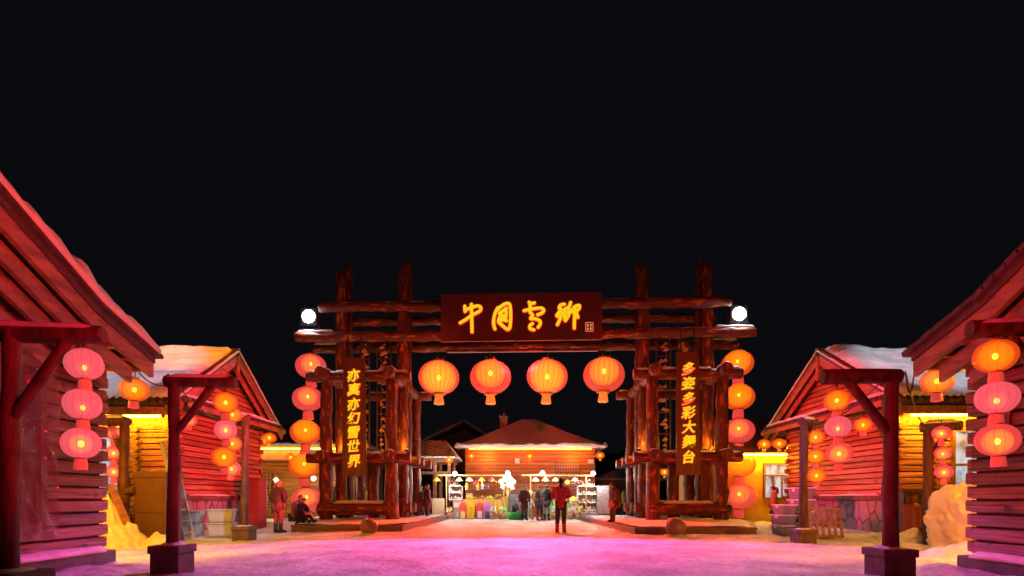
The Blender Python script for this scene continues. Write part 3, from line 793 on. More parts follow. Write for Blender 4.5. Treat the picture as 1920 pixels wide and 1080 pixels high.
mb = MB(); mb.tube([(-3.2, -.55, 2.80), (.8, -.55, 2.80)], .028, 8); BY(mb, 'light_tube', M['tube_amber'])

# grey gabled house far behind and a low purple-roofed one to the right
gh = thing('house', (-4.3, 42, 0), 'unlit grey house with a snow edged gable behind the shop', 'house')
mb = MB(); mb.poly3([(-2.9,0,0),(2.9,0,0),(2.9,0,4.9),(.6,0,6.5),(-2.9,0,4.9)], (0,.2,0)); mb.build('gable_wall', pm('grey_boards', (.06,.05,.05), (.11,.09,.09), (1,1,20), .7), gh)
mb = MB(); mb.beam((-4.0,2,4.6),(.65,2,6.85), 7, .12, 0); mb.beam((3.6,2,5.0),(.65,2,6.85), 7, .12, 0); rf = mb.build('roof', pm('grey_roof', (.10,.09,.09), (.18,.16,.16), (6,6,6), .7), gh)
mb = MB(); snow_on(mb, (-4.0,-1.4,4.68),(.65,-1.4,6.93), .3, .12); snow_on(mb, (3.6,-1.4,5.06),(.65,-1.4,6.93), .3, .12); mb.build('roof_snow', M['icy'], rf)
ph = hip_house('house', (9.6, 44, 0), 5, 5, 2.6, 3.6, 1.2, .5, 'low dark house with a purplish roof far right of the shop', M['pine_x'], M['snow'], M['snow'], siding_on=False)

# open pavilion left of the shop
pv = thing('pavilion', (-4.55, 27.6, 0), 'open timber pavilion with snow dusted tiles left of the shop', 'pavilion')
for x in (-1.3, .55, 1.3):
    for y in (0, 2.2):
        mb = MB(); mb.log((x, y, 0), (x, y, 3.0), .09 if x != .55 else .11, 9); mb.build('post', M['trim'], pv)
for y in (-.1, 2.3):
    mb = MB(); mb.beam((-1.5, y, 3.0), (1.5, y, 3.0), .10, .16); mb.build('beam', M['trim'], pv)
mb = MB(); mb.beam((-.3, -.12, 2.35), (1.35, -.12, 2.35), .08, .14); mb.build('cross_rail', M['trim'], pv)
mb = MB(); mb.box((-1.45, -.05, 2.3), (-.35, 0, 2.95), 0, .01); mb.build('board', solid('orange_panel', (.55,.30,.10)), pv)
mb = MB(); mb.poly3([(-1.9,-.6,3.1),(1.75,-.6,3.1),(1.75,-.6,3.16),(-1.9,-.6,3.16)], (0,3.4,0))
mb.add([(-1.9,-.6,3.16),(1.75,-.6,3.16),(1.0,1.1,4.15),(-1.1,1.1,4.15),(1.75,2.8,3.16),(-1.9,2.8,3.16)], [(0,1,2,3),(1,4,2),(4,5,3,2),(5,0,3)])
mb.build('roof', M['tilesnow'], pv)

# ------------------------------------------------------------------ the great log gate
GX, GY, GR = .43, 22.5, -R(2.2)
gate = thing('log_gateway', (GX, GY, 0), 'huge dark log gateway with two four-row pylons and double crossbeams', 'gateway', rz=GR)
GM = Matrix.Translation((GX, GY, 0)) @ Matrix.Rotation(GR, 4, 'Z')
def gw(x, y, z): return tuple(GM @ Vector((x, y, z)))
CI, CO = 5.0, 7.6
M['carved'] = solid('carved_tan_wood', (.70,.36,.20), .5)
rows = [(-2.0, 5.75, .255), (-.35, 10.55, .25), (.55, 11.15, .215), (2.2, 5.75, .25)]
for s in (-1, 1):
    for cx in (CI, CO):
        for ry, h, r in rows:
            mb = MB(); mb.log((s*cx, ry, .2), (s*cx+random.uniform(-.04,.04), ry, h+random.uniform(-.12,.12)), r, 16, jit=.34, taper=.15)
            p = mb.build('post', M['gate'], gate)
    mb = MB(); mb.log((s*6.35, .1, .2), (s*6.35, .1, 2.5), .24, 14); mb.build('post', M['gate'], gate)
    a, b = s*(CI-.72), s*(CO+.75)
    for ry, h, r in (rows[0], rows[3]):
        for z in (2.62, 5.78):
            mb = MB(); mb.log((a, ry, z), (b, ry, z), .205, 14); rl = mb.build('rail', M['gate_x'], gate)
            mb = MB(); snow_on(mb, (a+s*.05, ry, z+.15), (s*(CI-.1), ry, z+.15), .30, .10, seed=ry+z); mb.build('snow_cap', M['snow'], rl)
            mb = MB(); snow_on(mb, (s*(CI+.4), ry, z+.17), (s*(CO-.35), ry, z+.17), .28, .09, seed=ry-z); mb.build('snow_cap', M['snow'], rl); mb = MB(); snow_on(mb, (s*(CO+.25), ry, z+.15), (b-s*.04, ry, z+.15), .30, .11, seed=ry*z)
            mb.build('snow_cap', M['snow'], rl)
    for ry, h, r in rows:
        mb = MB(); mb.log((s*(CI-.12 if ry < -1 else CI-.36), ry, .64), (s*(CO+.30), ry, .64), .27 if ry < -1 else .22, 14); rl = mb.build('rail', M['gate_x'], gate)
        mb = MB(); snow_on(mb, (s*(CI+.3), ry, .86), (s*(CO-.3), ry, .86), .36, .10, seed=ry*5+s); mb.build('snow_cap', M['icy'], rl)
        if ry in (-.35, .55):
            mb = MB(); mb.log((a, ry, 2.62), (b, ry, 2.62), .19, 12); mb.build('rail', M['gate_x'], gate)
    for cx in (CI, CO):
        for z in (2.66, 5.84):
            mb = MB(); mb.log((s*cx, -2.62, z), (s*cx, 2.75, z), .225, 14); rl = mb.build('rail', M['gate'], gate)
            mb = MB(); snow_on(mb, (s*cx, -2.55, z+.17), (s*cx, -1.8 if z > 4 else -.75, z+.17), .30, .09, seed=cx+z); mb.build('snow_cap', M['snow'], rl)
    # carved lattice screen between the tall posts
    for q, (lx, lw) in enumerate(((5.92, .58), (6.75, .40))):
        x0, x1 = s*(lx-lw/2), s*(lx+lw/2)
        mb = MB()
        for x in (x0, x1, (x0+x1)/2 + s*.12): mb.beam((x, .1, 2.85), (x, .1, 7.75), .05, .06, up=(0,1,0))
        for z in (2.9, 3.75, 4.65, 5.3, 6.3, 7.0, 7.7): mb.beam((x0, .1, z), (x1, .1, z), .05, .05)
        scr = mb.build('lattice_screen', M['log'], gate)
        for k, z in enumerate((3.3, 4.2, 5.0, 5.8, 6.65, 7.35)):
            mb = MB()
            for e in range(5):
                x = s*lx + random.uniform(-.7,.7)*lw/2*.7; zz = z + random.uniform(-.28,.28)
                rr = random.uniform(.05,.11)
                mb.tube([(x-rr, .07, zz-rr*.6), (x, .06, zz+rr*.5), (x+rr, .07, zz-rr*.2)], [rr*.35, rr*.6, rr*.3], 7)
                mb.ball((x, .07, zz), rr*.75, 0, 9, .3, (1,.25,1))
            mb.build('carving', M['carved'], scr)
# crossbeams in front of and behind the tall posts
for y, r in ((-.80, .205), (.98, .20)):
    for z, e in ((8.9, 8.35), (7.70, 9.35)):
        mb = MB(); mb.log((-e, y, z), (e, y, z), r, 16, jit=.45); bm_ = mb.build('crossbeam', M['gate_x'], gate)
        cuts = [-e+.05, -7.7, -5.3, -3.5, -.6, 2.8, 5.3, 7.7, e-.05]
        for a, b in zip(cuts[:-1], cuts[1:]):
            if random.random() < .6 or abs(a) > 8.4 or abs(b) > 8.4: mb = MB(); snow_on(mb, (a, y, z+r*.90), (b, y, z+r*.90), .16 if abs(a+b) < 16.3 else .30, .035 if abs(a+b) < 16.3 else .13, seed=a+z); mb.build('snow_cap', M['snow'], bm_)
mb = MB(); mb.tube([(-3.3, .25, 7.36), (3.3, .25, 7.36)], .06, 8); hb_ = mb.build('hanging_bar', M['gate_x'], gate)
mb = MB(); mb.tube([(-3.2, .25, 7.285), (3.2, .25, 7.285)], .012, 6); mb.build('light_tube', M['tube_led'], hb_)
# low timber plinths the pylons stand on
def plinth(poly, label):
    cx = sum(p[0] for p in poly)/len(poly); cyy = sum(p[1] for p in poly)/len(poly)
    t = thing('plinth', (cx, cyy, 0), label, 'plinth', 'plinths under the gate pylons')
    pl = [(x-cx, y-cyy) for x, y in poly]
    mb = MB(); mb.prism(pl, -.1, .14); mb.build('base', M['platform'], t)
    mb = MB(); mb.prism([(x*1.012, y*1.012) for x, y in pl], .143, .20); mb.build('deck_edge', M['platform'], t)
    # snow lying on the deck
    mb = MB(); n = 46; xs_ = [p[0] for p in pl]; ys_ = [p[1] for p in pl]
    def inside(x, y):
        c = False; k = len(pl)
        for i in range(k):
            (xa, ya), (xb, yb) = pl[i], pl[(i+1) % k]
            if (ya > y) != (yb > y) and x < (xb-xa)*(y-ya)/(yb-ya)+xa: c = not c
        return c
    vs = []; ok = []
    for i in range(n+1):
        for j in range(n+1):
            x = min(xs_)+(max(xs_)-min(xs_))*i/n; y = min(ys_)+(max(ys_)-min(ys_))*j/n
            vs.append((x*.985, y*.985, .203+max(0, .028+.035*noise.noise((x*1.9+cx, y*1.9, 0))+.01*noise.noise((x*8, y*8, 0))))); ok.append(inside(x, y))
    fs = []
    for i in range(n):
        for j in range(n):
            q = (i*(n+1)+j, (i+1)*(n+1)+j, (i+1)*(n+1)+j+1, i*(n+1)+j+1)
            if all(ok[v] for v in q): fs.append(q)
    mb.add(vs, fs, 0, True); mb.build('snow_cover', M['icy'], t)
plinth([(-6.95,16.8),(-3.45,16.8),(-3.2,20.5),(-3.2,26.2),(-8.6,26.2),(-8.6,20.6),(-7.15,18.9)], 'low snowy timber plinth under the left pylon')
plinth([(3.55,15.4),(7.05,15.4),(8.8,19.6),(8.8,25.6),(3.3,25.6),(3.45,18.5)], 'low snowy timber plinth under the right pylon')
M['redstone'] = pm('red_granite', (.28,.10,.06), (.42,.18,.11), (6,6,6), .35, .2)
for x, y, r, lb in ((-4.08, 15.2, .255, 'round granite ball in front of the left plinth'), (4.45, 14.5, .28, 'round granite ball in front of the right plinth')):
    t = thing('stone_ball', (x, y, 0), lb, 'stone ball', 'granite balls in front of the plinths')
    mb = MB(); mb.ball((0,0,r*.93), r, 0, 28, .02); mb.build('ball', M['redstone'], t)
    mb = MB(); mb.lathe([(r*1.25,-.03),(r*1.0,.05),(r*.7,.08),(0,.09)], 18, wob=lambda a: 1+.15*math.sin(3*a+x)); mb.build('snow_collar', M['icy'], t)

# ------------------------------------------------------------------ name board with its brush-written neon
sgn = thing('name_board', gw(-.03, -1.40, 7.27), 'wide dark red name board with four big yellow neon characters', 'sign', rz=GR)
sgn.rotation_euler = (-R(3), 0, GR - R(.6)); sgn.scale = (.935, .935, .935)
mb = MB(); mb.box((-3.42, -.05, 0), (3.42, .07, 2.06), 0, .02)
mb.build('panel', M['board'], sgn)
for x in (-3.0, 3.0):
    for z in (.3, 1.55):
        mb = MB(); mb.beam((x, .072, z), (x, .62, z), .1, .1); mb.build('bracket', M['black'], sgn)
U = 6.84/1810
def sp(u, v): return ((u-955)*U, (605-v)*U*1.0)
CH = {
 'a': [[(325,203),(330,272)], [(328,255),(400,226),(470,208),(506,226),(497,265),(450,292),(395,322),(330,367),(272,400)], [(400,183),(402,260),(405,350),(410,508)]],
 'b': [[(700,228),(672,285),(655,350),(652,420),(668,478)], [(690,262),(745,210),(795,186),(832,200),(842,300),(840,400),(832,462),(808,482),(768,452),(706,398)],
       [(712,300),(760,268),(796,238)], [(742,282),(722,335),(706,396),(752,372),(800,384)], [(786,240),(792,310),(778,372)], [(735,345),(775,322)]],
 'c': [[(1048,172),(1062,192),(1112,184)], [(1060,192),(1058,252)], [(988,272),(1050,260),(1120,248),(1188,246),(1212,272),(1190,302),(1140,322)], [(1064,258),(1060,290),(1088,325),(1064,362),(1112,366),(1166,388),(1172,430),(1146,466)], [(1090,418),(1058,442),(1062,478),(1106,492)]],
 'd': [[(1446,206),(1400,214),(1384,250),(1406,266),(1374,306),(1356,336),(1398,346)], [(1408,300),(1398,360),(1362,440)], [(1512,182),(1490,240),(1442,268),(1444,330),(1450,394),(1490,325),(1500,262)], [(1455,300),(1486,292)], [(1526,300),(1552,240),(1606,222),(1602,262),(1574,292),(1592,362)], [(1556,250),(1552,380),(1550,482)]],
}
def strokes(lst, rad, depth, flat):
    mb = MB()
    for st in lst:
        p = [Vector((*sp(u, v), 0)) for u, v in st]
        # resample to a smooth curve
        q = []
        for i in range(len(p)-1):
            a, b, c, d = p[max(i-1,0)], p[i], p[i+1], p[min(i+2,len(p)-1)]
            for k in range(5):
                t = k/5
                q.append(.5*((2*b)+(-a+c)*t+(2*a-5*b+4*c-d)*t*t+(-a+3*b-3*c+d)*t*t*t))
        q.append(p[-1])
        d0 = (q[0]-q[1]).normalized()*rad*.45; d1 = (q[-1]-q[-2]).normalized()*rad*.45
        q = [q[0]+d0*1.6, q[0]+d0] + q + [q[-1]+d1, q[-1]+d1*1.6]
        n = len(q)
        rr = [rad*(.3 if i in (0, n-1) else .75 if i in (1, n-2) else 1) for i in range(n)]
        mb.tube([(v.x, depth, v.y) for v in q], rr, 10, flat=(1, flat, 1))
    return mb
for k in CH:
    o = strokes(CH[k], .061, -.125, .45).build('character', M['neon'], sgn)
    strokes(CH[k], .090, -.085, .25).build('red_edge', M['halo'], o)
sq = [[(1680,420),(1756,420),(1756,508),(1680,508),(1680,420)]]
mb = MB()
x0, z0 = sp(1678, 512); x1, z1 = sp(1758, 416)
for a, b in (((x0,z0),(x1,z0)), ((x1,z0),(x1,z1)), ((x1,z1),(x0,z1)), ((x0,z1),(x0,z0))): mb.tube([(a[0],-.075,a[1]),(b[0],-.075,b[1])], .018, 6)
o = mb.build('seal_frame', M['seal'], sgn)
mb = MB(); xm, zm = (x0+x1)/2, (z0+z1)/2; q = .062
for dx in (-1, 1):
    for dz in (-1, 1):
        X, Z = xm+dx*q, zm+dz*q*1.15
        for a, b in (((-.035,.02),(.035,.02)), ((0,.05),(0,-.045)), ((-.03,-.04),(0,.0)), ((.03,-.04),(0,.0)), ((-.03,-.012),(.03,-.012))): mb.tube([(X+a[0],-.07,Z+a[1]),(X+b[0],-.07,Z+b[1])], .010, 5)
mb.build('seal_script', em('seal_orange', (1,.42,.08), .9), o)

# ------------------------------------------------------------------ vertical couplet boards
def glyph(ch, size, extr, off, shear):
    c = bpy.data.curves.new('t', 'FONT'); c.body = ch; c.size = size; c.extrude = extr; c.offset = off; c.shear = shear; c.align_x = 'CENTER'; c.resolution_u = 3
    o = bpy.data.objects.new('t', c); C.objects.link(o)
    bpy.context.view_layer.update()
    me = bpy.data.meshes.new_from_object(o.evaluated_get(bpy.context.evaluated_depsgraph_get()))
    bpy.data.objects.remove(o); bpy.data.curves.remove(c)
    vs = [v.co.copy() for v in me.vertices]
    if vs:
        cx = (min(v.x for v in vs)+max(v.x for v in vs))/2; cz = (min(v.y for v in vs)+max(v.y for v in vs))/2
        for v in me.vertices:
            co = v.co; v.co = (co.x-cx, -co.z, co.y-cz)
    return me
def couplet(text, loc, label, lean, wtop, wbot, H, char_z):
    t = thing('couplet_board', loc, label, 'sign', 'vertical neon boards on the pylons', rz=GR)
    t.rotation_euler = (-R(2.0), lean, GR)
    mb = MB(); mb.poly3([(-wbot/2,-.05,0),(wbot/2,-.05,0),(wtop/2,-.05,H),(-wtop/2,-.05,H)], (0,.10,0)); mb.build('panel', M['board_v'], t)
    for z in (.9, H-.7):
        mb = MB(); mb.beam((0,.055,z),(0,.38,z), .5, .08); mb.build('bracket', M['black'], t)
    for x in (-wtop*.3, wtop*.3):
        mb = MB(); mb.beam((x,.0,H-.02),(x,.0,H+.85), .05, .05, up=(0,1,0)); mb.build('hanging_rod', M['black'], t)
    for ch, z in zip(text, char_z):
        me = glyph(ch, .49, .015, .009, .22); me.materials.clear(); me.materials.append(M['neon'])
        o = bpy.data.objects.new('character', me); C.objects.link(o); o.parent = t; o.location = (0, -.105, z); o.rotation_euler = (0, R(-4), 0)
        mh = glyph(ch, .49, .010, .022, .22); mh.materials.clear(); mh.materials.append(M['halo'])
        e = bpy.data.objects.new('red_edge', mh); C.objects.link(e); e.parent = o; e.location = (0, .030, 0)
cl = [6.40-.02*(p-665) -1.87 for p in (700,727,755,781,808.5,834,863)]
couplet('亦真亦幻雪世界', gw(-6.27, -2.62, 1.87), 'dark vertical neon board with seven yellow characters on the left pylon', R(-.9), .82, .94, 4.5, cl)
cr_ = [6.5-.0198*(p-661)-1.9 for p in (695,722,751,777,804,831,859.5)]
couplet('多姿多彩大舞台', gw(6.17, -2.62, 1.9), 'dark vertical neon board with seven yellow characters on the right pylon', R(.2), .82, .90, 4.58, cr_)

# ------------------------------------------------------------------ floodlights and uplights on the gate
for s in (-1, 1):
    X = -8.82 if s < 0 else 8.72
    t = thing('floodlight', gw(X, -.8, 8.06 if s < 0 else 7.93), 'glaring cool white floodlight on the %s end of the lower crossbeam' % ('left' if s < 0 else 'right'), 'floodlight', 'floodlights on the gate', rz=GR)
    mb = MB(); mb.box((-.36,.02,.14), (.36,.26,.88), 0, .03)
    for k in range(7): mb.box((-.30+.1*k-.012,.26,.2), (-.30+.1*k+.012,.34,.82))
    mb.build('housing', M['black'], t)
    mb = MB(); mb.beam((-.42,.12,0),(-.42,.12,.55), .04, .05, up=(0,1,0)); mb.beam((.42,.12,0),(.42,.12,.55), .04, .05, up=(0,1,0)); mb.box((-.44,.07,-.02),(.44,.17,.03)); mb.build('bracket', M['black'], t)
    mb = MB(); mb.lathe([(0,-.05),(.16,-.04),(.26,.0),(.27,.05)], 28); b2 = MB(); b2.merge(mb, Matrix.Translation((0,.0,.51)) @ Matrix.Rotation(-R(90), 4, 'X')); b2.build('lens', M['white_lamp'], t)
    spot('flood_lamp', gw(X, -.95, 8.5), gw(X+s*1.0, -8.5, 3.5), (.80,.86,1), 420, 165, .8, .12)
for s in (-1, 1):
    for cx, k in ((CO, 'outer'), (CI, 'inner')):
        p = gw(s*cx - s*.32, -.95, 2.86)
        t = thing('uplight', p, 'small yellow uplight by the %s tall post of the %s pylon' % (k, 'left' if s < 0 else 'right'), 'uplight', 'uplights on the gate rails')
        mb = MB(); mb.lathe([(.05,-.05),(.09,.0),(.10,.16),(.09,.18)], 14); mb.build('housing', M['black'], t)
        mb = MB(); mb.lathe([(.075,.185),(0,.19)], 14); mb.build('lens', em('uplight_lens', (1,.62,.06), 8), t)
        point('uplight_lamp', (p[0]+s*.02, p[1]+.0, p[2]+.34), (1,.42,.02), 60, .04)

# ------------------------------------------------------------------ lanterns of the gate
GGRP = 'four large lanterns under the name board'
for i, (x, k, lb) in enumerate(((-3.58, K_gateA, 'leftmost big red lantern under the name board'), (-1.36, K_gateB, 'second big red lantern from the left under the name board'), (1.06, K_gateA, 'third big red lantern from the left under the name board'), (3.46, K_gateB, 'rightmost big red lantern under the name board'))):
    lantern(k, gw(x, .25, 6.22 + (.05 if i == 3 else 0)), lb, GGRP, cord=.45)
pos = ('topmost', 'second from the top', 'third from the top', 'fourth from the top', 'lowest')
for s, pts in ((-1, ((583,687),(577,748),(573,811),(570,874),(575,936))), (1, ((1383,682),(1385,745),(1385,808),(1387,870),(1386,931)))):
    for i, (px, py) in enumerate(pts):
        d = 22.6 if s < 0 else 22.0
        kind = (K_colA if (s < 0) == (i in (0, 4)) else K_colB) if s < 0 else (K_colB if i < 2 or i == 3 else K_colA)
        if s < 0 and i == 1: kind = K_colA
        lantern(kind, ((px-960)*d/1000, d, 1.05+(934-py)*d/1000), '%s large lantern of the column at the %s end of the gate' % (pos[i], 'left' if s < 0 else 'right'), 'large lantern columns beside the gate', cord=.5 if i == 0 else .32)

# ------------------------------------------------------------------ lantern hangers round the square
def hanger(x, y, ztop, adir, a0, a1, r, label, base=.6, snow=True, brace=True, bh=.42):
    t = thing('lantern_hanger', (x, y, 0), label, 'lantern post', 'timber lantern hangers')
    d = Vector((*adir, 0)).normalized()
    mb = MB(); mb.log((0,0,bh-.05), (random.uniform(-.03,.03),0,ztop), r, 14, jit=.3, taper=.12); mb.build('post', M['log'], t)
    mb = MB(); p0 = d*a0+Vector((0,0,ztop-.02)); p1 = d*a1+Vector((0,0,ztop-.02)); mb.log(p0, p1, r*1.0, 14, jit=.2); arm = mb.build('arm', M['log'], t)
    if snow:
        mb = MB(); snow_on(mb, p0+Vector((0,0,r*.7))+d*.03, p1+Vector((0,0,r*.7))-d*.03, r*1.9, r*.75, seed=x); mb.build('snow_cap', M['snow'], arm)
    if brace:
        sg = 1 if abs(a1) > abs(a0) else -1; q = a1 if sg > 0 else a0
        mb = MB(); mb.log(Vector((0,0,ztop-.75))+d*.03*sg, d*q*.62+Vector((0,0,ztop-.08)), r*.62, 10, jit=.2); mb.build('brace', M['log'], t)
    if base:
        h = base*.74/2
        mb = MB(); mb.box((-h*.9,-h*.9,-.1), (h*.9,h*.9,bh*.72), 0, .015); b = mb.build('base', M['concrete'], t)
        mb = MB(); mb.box((-h,-h,bh*.725), (h,h,bh), 0, .015); mb.build('cap', M['concrete'], b)
        mb = MB(); snow_on(mb, (-h*.8,0,bh-.005), (h*.8,0,bh-.005), base*.55, .05, seed=y); mb.build('snow_cap', M['icy'], b)
    return t
hanger(-4.34, 4.6, 2.50, (1,.10), -.5, .76, .075, 'tall lantern hanger with thick snow cap at the left edge of the photo')
hanger(-4.74, 7.45, 2.70, (1,.08), -.10, .85, .085, 'lantern hanger on a block base in front of the left log cabin', .58, bh=.40)
hanger(-6.62, 13.2, 3.06, (-1,-.6), -.12, .52, .095, 'lantern hanger on an orange lit block near the left end of the gate', .62, bh=.36)
hanger(-8.95, 12.3, 2.84, (-1,.0), -.12, .52, .11, 'lantern hanger in the amber lit yard beside the left near cabin', 0, bh=0)
hanger(4.95, 4.7, 2.58, (-1,.1), -.3, .85, .075, 'lantern hanger at the right edge of the photo beside the near cabin')
hanger(5.06, 7.15, 2.70, (-1,.05), -.14, .88, .10, 'lantern hanger on a block base in front of the right log cabin', .62, bh=.38, snow=False)
hanger(6.66, 12.2, 2.82, (1,.5), -.08, .42, .095, 'lantern hanger beside the stacked bins right of the gate', .60, bh=.34)
hanger(9.28, 11.9, 2.66, (1,-.5), -.14, .60, .11, 'lantern hanger behind the tall snow block on the right', 0, bh=0)
def string(pts, kinds, where, cord=.22):
    for i, (p, k) in enumerate(zip(pts, kinds)):
        lantern(k, p, '%s lantern of the three on the %s' % (('top','middle','bottom')[i], where), LG, cord if i == 0 else .12)
def col(px, ys, d): return [((a-960)*d/1000, d, 1.05+(934-b)*d/1000) for a, b in zip(px, ys)]
string(col((158,155,152), (683,758,831), 4.72), (K_pink, K_pink, K_mid), 'snow capped hanger at the left edge', .16)
string(col((423,423,420), (755,806,857), 7.5), (K_amb, K_mid, K_amb), 'hanger before the left log cabin', .22)
string(col((436,436,434), (778,832,878), 11.6), (K_far, K_far, K_farh), 'hanger by the orange block', .3)
string(col((213,213,213), (812,849,884), 12.3), (K_ystr, K_ystr, K_ystr), 'hanger in the left yard', .16)
string(col((1866,1869,1870), (668,746,825), 4.75), (K_amb, K_rose, K_half), 'hanger at the right edge', .14)
string(col((1569,1571,1573), (751,800,849), 7.2), (K_amb, K_rose, K_half), 'hanger before the right log cabin', .2)
string(col((1529,1529,1531), (820,856,892), 12.2), (K_far, K_far, K_far), 'hanger by the stacked bins', .24)
string(col((1765,1768,1770), (812,850,885), 11.6), (K_ystr, K_half, K_ystr), 'hanger behind the snow block', .16)
def single(px, py, d, k, label, cord=.3):
    lantern(k, ((px-960)*d/1000, d, 1.05+(934-py)*d/1000), label, 'single lanterns hung under eaves', cord)
single(252,731, 8.75, K_eave, 'amber lantern hung from the far eave corner of the left near cabin', .35)
single(1757,715, 8.0, K_eave, 'amber lantern hung from the far eave corner of the right near cabin', .3)
single(355,788, 14.7, K_farh, 'lantern at the front corner of the left log cabin, behind its hanger', .3)
single(495,826, 20.9, K_tiny, 'left one of two lanterns at the far eave corner of the left log cabin', .3)
single(505,821, 20.3, K_tiny, 'right one of two lanterns at the far eave corner of the left log cabin', .3)
single(1618,797, 14.6, K_eave, 'lantern at the front corner of the right log cabin, left of its hanger arm', .3)
single(1433,833, 20.6, K_tiny, 'left one of two lanterns at the far eave corner of the right log cabin', .3)
single(1461,832, 19.9, K_tiny, 'right one of two lanterns at the far eave corner of the right log cabin', .3)
single(842,862, 27.2, K_tiny, 'small lantern at the right corner of the timber pavilion', .35)
single(884,855, 29.4, K_tiny, 'small lantern at the left end of the shop eave', .3)
single(993,855, 29.4, K_tiny, 'small lantern at the middle of the shop eave', .3)
single(1125,854, 28.9, K_tiny, 'small lantern at the right corner of the shop eave', .3)
single(1246,885, 26.5, K_tiny, 'small lantern glimpsed through the right pylon', .3)
single(545,858, 26.7, K_tiny, 'small lantern under the eave of the cabin behind the left pylon', .3)
def cable(pts, sag, label, r=.011):
    q = []
    for (a, b) in zip(pts[:-1], pts[1:]):
        a, b = Vector(a), Vector(b)
        for i in range(12): t = i/12; q.append(a.lerp(b, t) - Vector((0,0,sag*4*t*(1-t))))
    q.append(Vector(pts[-1])); o0 = q[0].copy()
    mb = MB(); mb.tube([v-o0 for v in q], r, 5); tag(mb.build('power_cable', M['wire'], None, loc=o0), label, 'cable')
cable([(-5.95,8.5,3.05), (-5.55,8.75,2.95), (-4.85,7.5,2.78)], .12, 'thin cable sagging from the left near cabin eave to the block based hanger')
cable([(-4.74,7.35,2.76), (-6.62,13.2,3.1)], .35, 'thin cable sagging between the two hangers left of the gate')
cable([(5.06,7.1,2.76), (6.66,12.2,2.86)], .3, 'thin cable sagging between the two hangers right of the gate')
cable([(5.95,7.9,2.85), (5.9,8.0,2.95), (9.28,11.9,2.72)], .28, 'thin cable sagging from the right near cabin eave towards the snow block')

# ------------------------------------------------------------------ yard things on the left
def T(name, loc, label, cat, group=None, rz=0): return thing(name, loc, label, cat, group, rz)
t = T('cabinet', (-8.35, 12.6, 0), 'tall brown metal cabinet standing in the left yard behind the hanger', 'cabinet')
M['cab'] = solid('brown_sheet_metal', (.15,.075,.04), .45)
mb = MB(); mb.box((-.36,-.3,.05), (.36,.3,1.52), 0, .02); mb.build('body', M['cab'], t)
mb = MB(); mb.box((-.39,-.33,1.523), (.39,.33,1.66), 0, .015); mb.build('top', M['cab'], t)
mb = MB(); mb.box((-.31,-.325,.72), (.31,-.302,1.46), 0, .006); mb.box((-.31,-.325,.10), (.31,-.302,.68), 0, .006); mb.build('door', M['cab'], t)
t = T('plank', (-8.35, 11.9, 0), 'long grooved plank leaning against the brown cabinet', 'plank')
mb = MB(); mb.beam((.35,-.55,.05), (-.35,-.35,1.35), .16, .05, 0, .008); mb.beam((.30,-.60,.10), (-.33,-.40,1.28), .05, .03, 0); mb.build('board', M['trim'], t)
t = T('ladder', (-8.25, 13.4, 0), 'aluminium ladder leaning on the plinth of the left log cabin', 'ladder')
for dy in (-.2, .2):
    mb = MB(); mb.beam((.12, dy, 0), (-.42, dy, 2.45), .05, .09, up=(1,0,0)); mb.build('rail', M['alum'], t)
for k in range(8):
    q = (k+.6)/8.3; mb = MB(); mb.tube([(.12-.54*q, -.2, 2.45*q), (.12-.54*q, .2, 2.45*q)], .02, 8); mb.build('rung', M['alum'], t)
M['bin'] = pm('grey_plastic', (.42,.44,.50), (.50,.52,.58), (4,4,4), .35, .05)
M['bin_dark'] = pm('dark_grey_plastic', (.13,.14,.16), (.18,.19,.22), (4,4,4), .4, .05)
M['bin_lid'] = pm('lid_plastic', (.55,.52,.56), (.65,.62,.66), (4,4,4), .35, .05)
def storage_bin(loc, w, d, h, label, group, mats, rz=0):
    t = T('storage_bin', loc, label, 'storage bin', group, rz)
    bm = bmesh.new(); bmesh.ops.create_cube(bm, size=1)
    for v in bm.verts:
        k = .86 if v.co.z < 0 else 1
        v.co = Vector((v.co.x*w*k, v.co.y*d*k, (v.co.z+.5)*h*.86))
    bmesh.ops.bevel(bm, geom=list(bm.edges), offset=.025, segments=2, affect='EDGES')
    mb = MB(); mb.frombm(bm)
    for x in (-.25, .25): mb.box((x*w-.015,-d*.485,.03), (x*w+.015,-d*.45,h*.8))
    mb.build('tub', mats[0], t)
    mb = MB(); mb.box((-w*.525,-d*.525,h*.865), (w*.525,d*.525,h*.97), 0, .012); mb.build('lid', mats[1], t)
    for sx in (-1, 1):
        mb = MB(); mb.box((sx*w*.53,-.06,h*.62), (sx*w*.49,.06,h*.9), 0, .008); mb.build('clip', mats[1], t)
G1 = 'grey bins by the left cabin'
gm = (M['bin'], M['bin'])
storage_bin((-7.72,14.2,.05), .62,.45,.36, 'pale grey bin on the snow, bottom of the right-hand pair by the left cabin', G1, gm, R(12))
storage_bin((-7.72,14.2,.41), .62,.45,.36, 'pale grey bin stacked on top in the right-hand pair by the left cabin', G1, gm, R(16))
storage_bin((-8.55,14.25,.05), .5,.45,.34, 'pale grey bin at the bottom of the pair behind the ladder', G1, gm, R(-6))
storage_bin((-8.55,14.25,.39), .5,.45,.34, 'pale grey bin on top of the pair behind the ladder', G1, gm, R(-2))
t = T('utility_box', (-8.75, 18.2, 0), 'tall red painted utility box at the far corner of the left cabin', 'utility box')
M['redbox'] = solid('dull_red_metal', (.20,.05,.045), .5)
mb = MB(); mb.box((-.24,-.3,-.05), (.24,.3,1.66), 0, .02); mb.build('body', M['redbox'], t); mb = MB(); mb.box((-.28,-.34,1.663), (.28,.34,1.75), 0, .015); mb.build('top', M['redbox'], t)
mb = MB(); mb.box((.245,-.24,.2), (.26,.24,1.5), 0, .005); mb.build('door', M['redbox'], t)
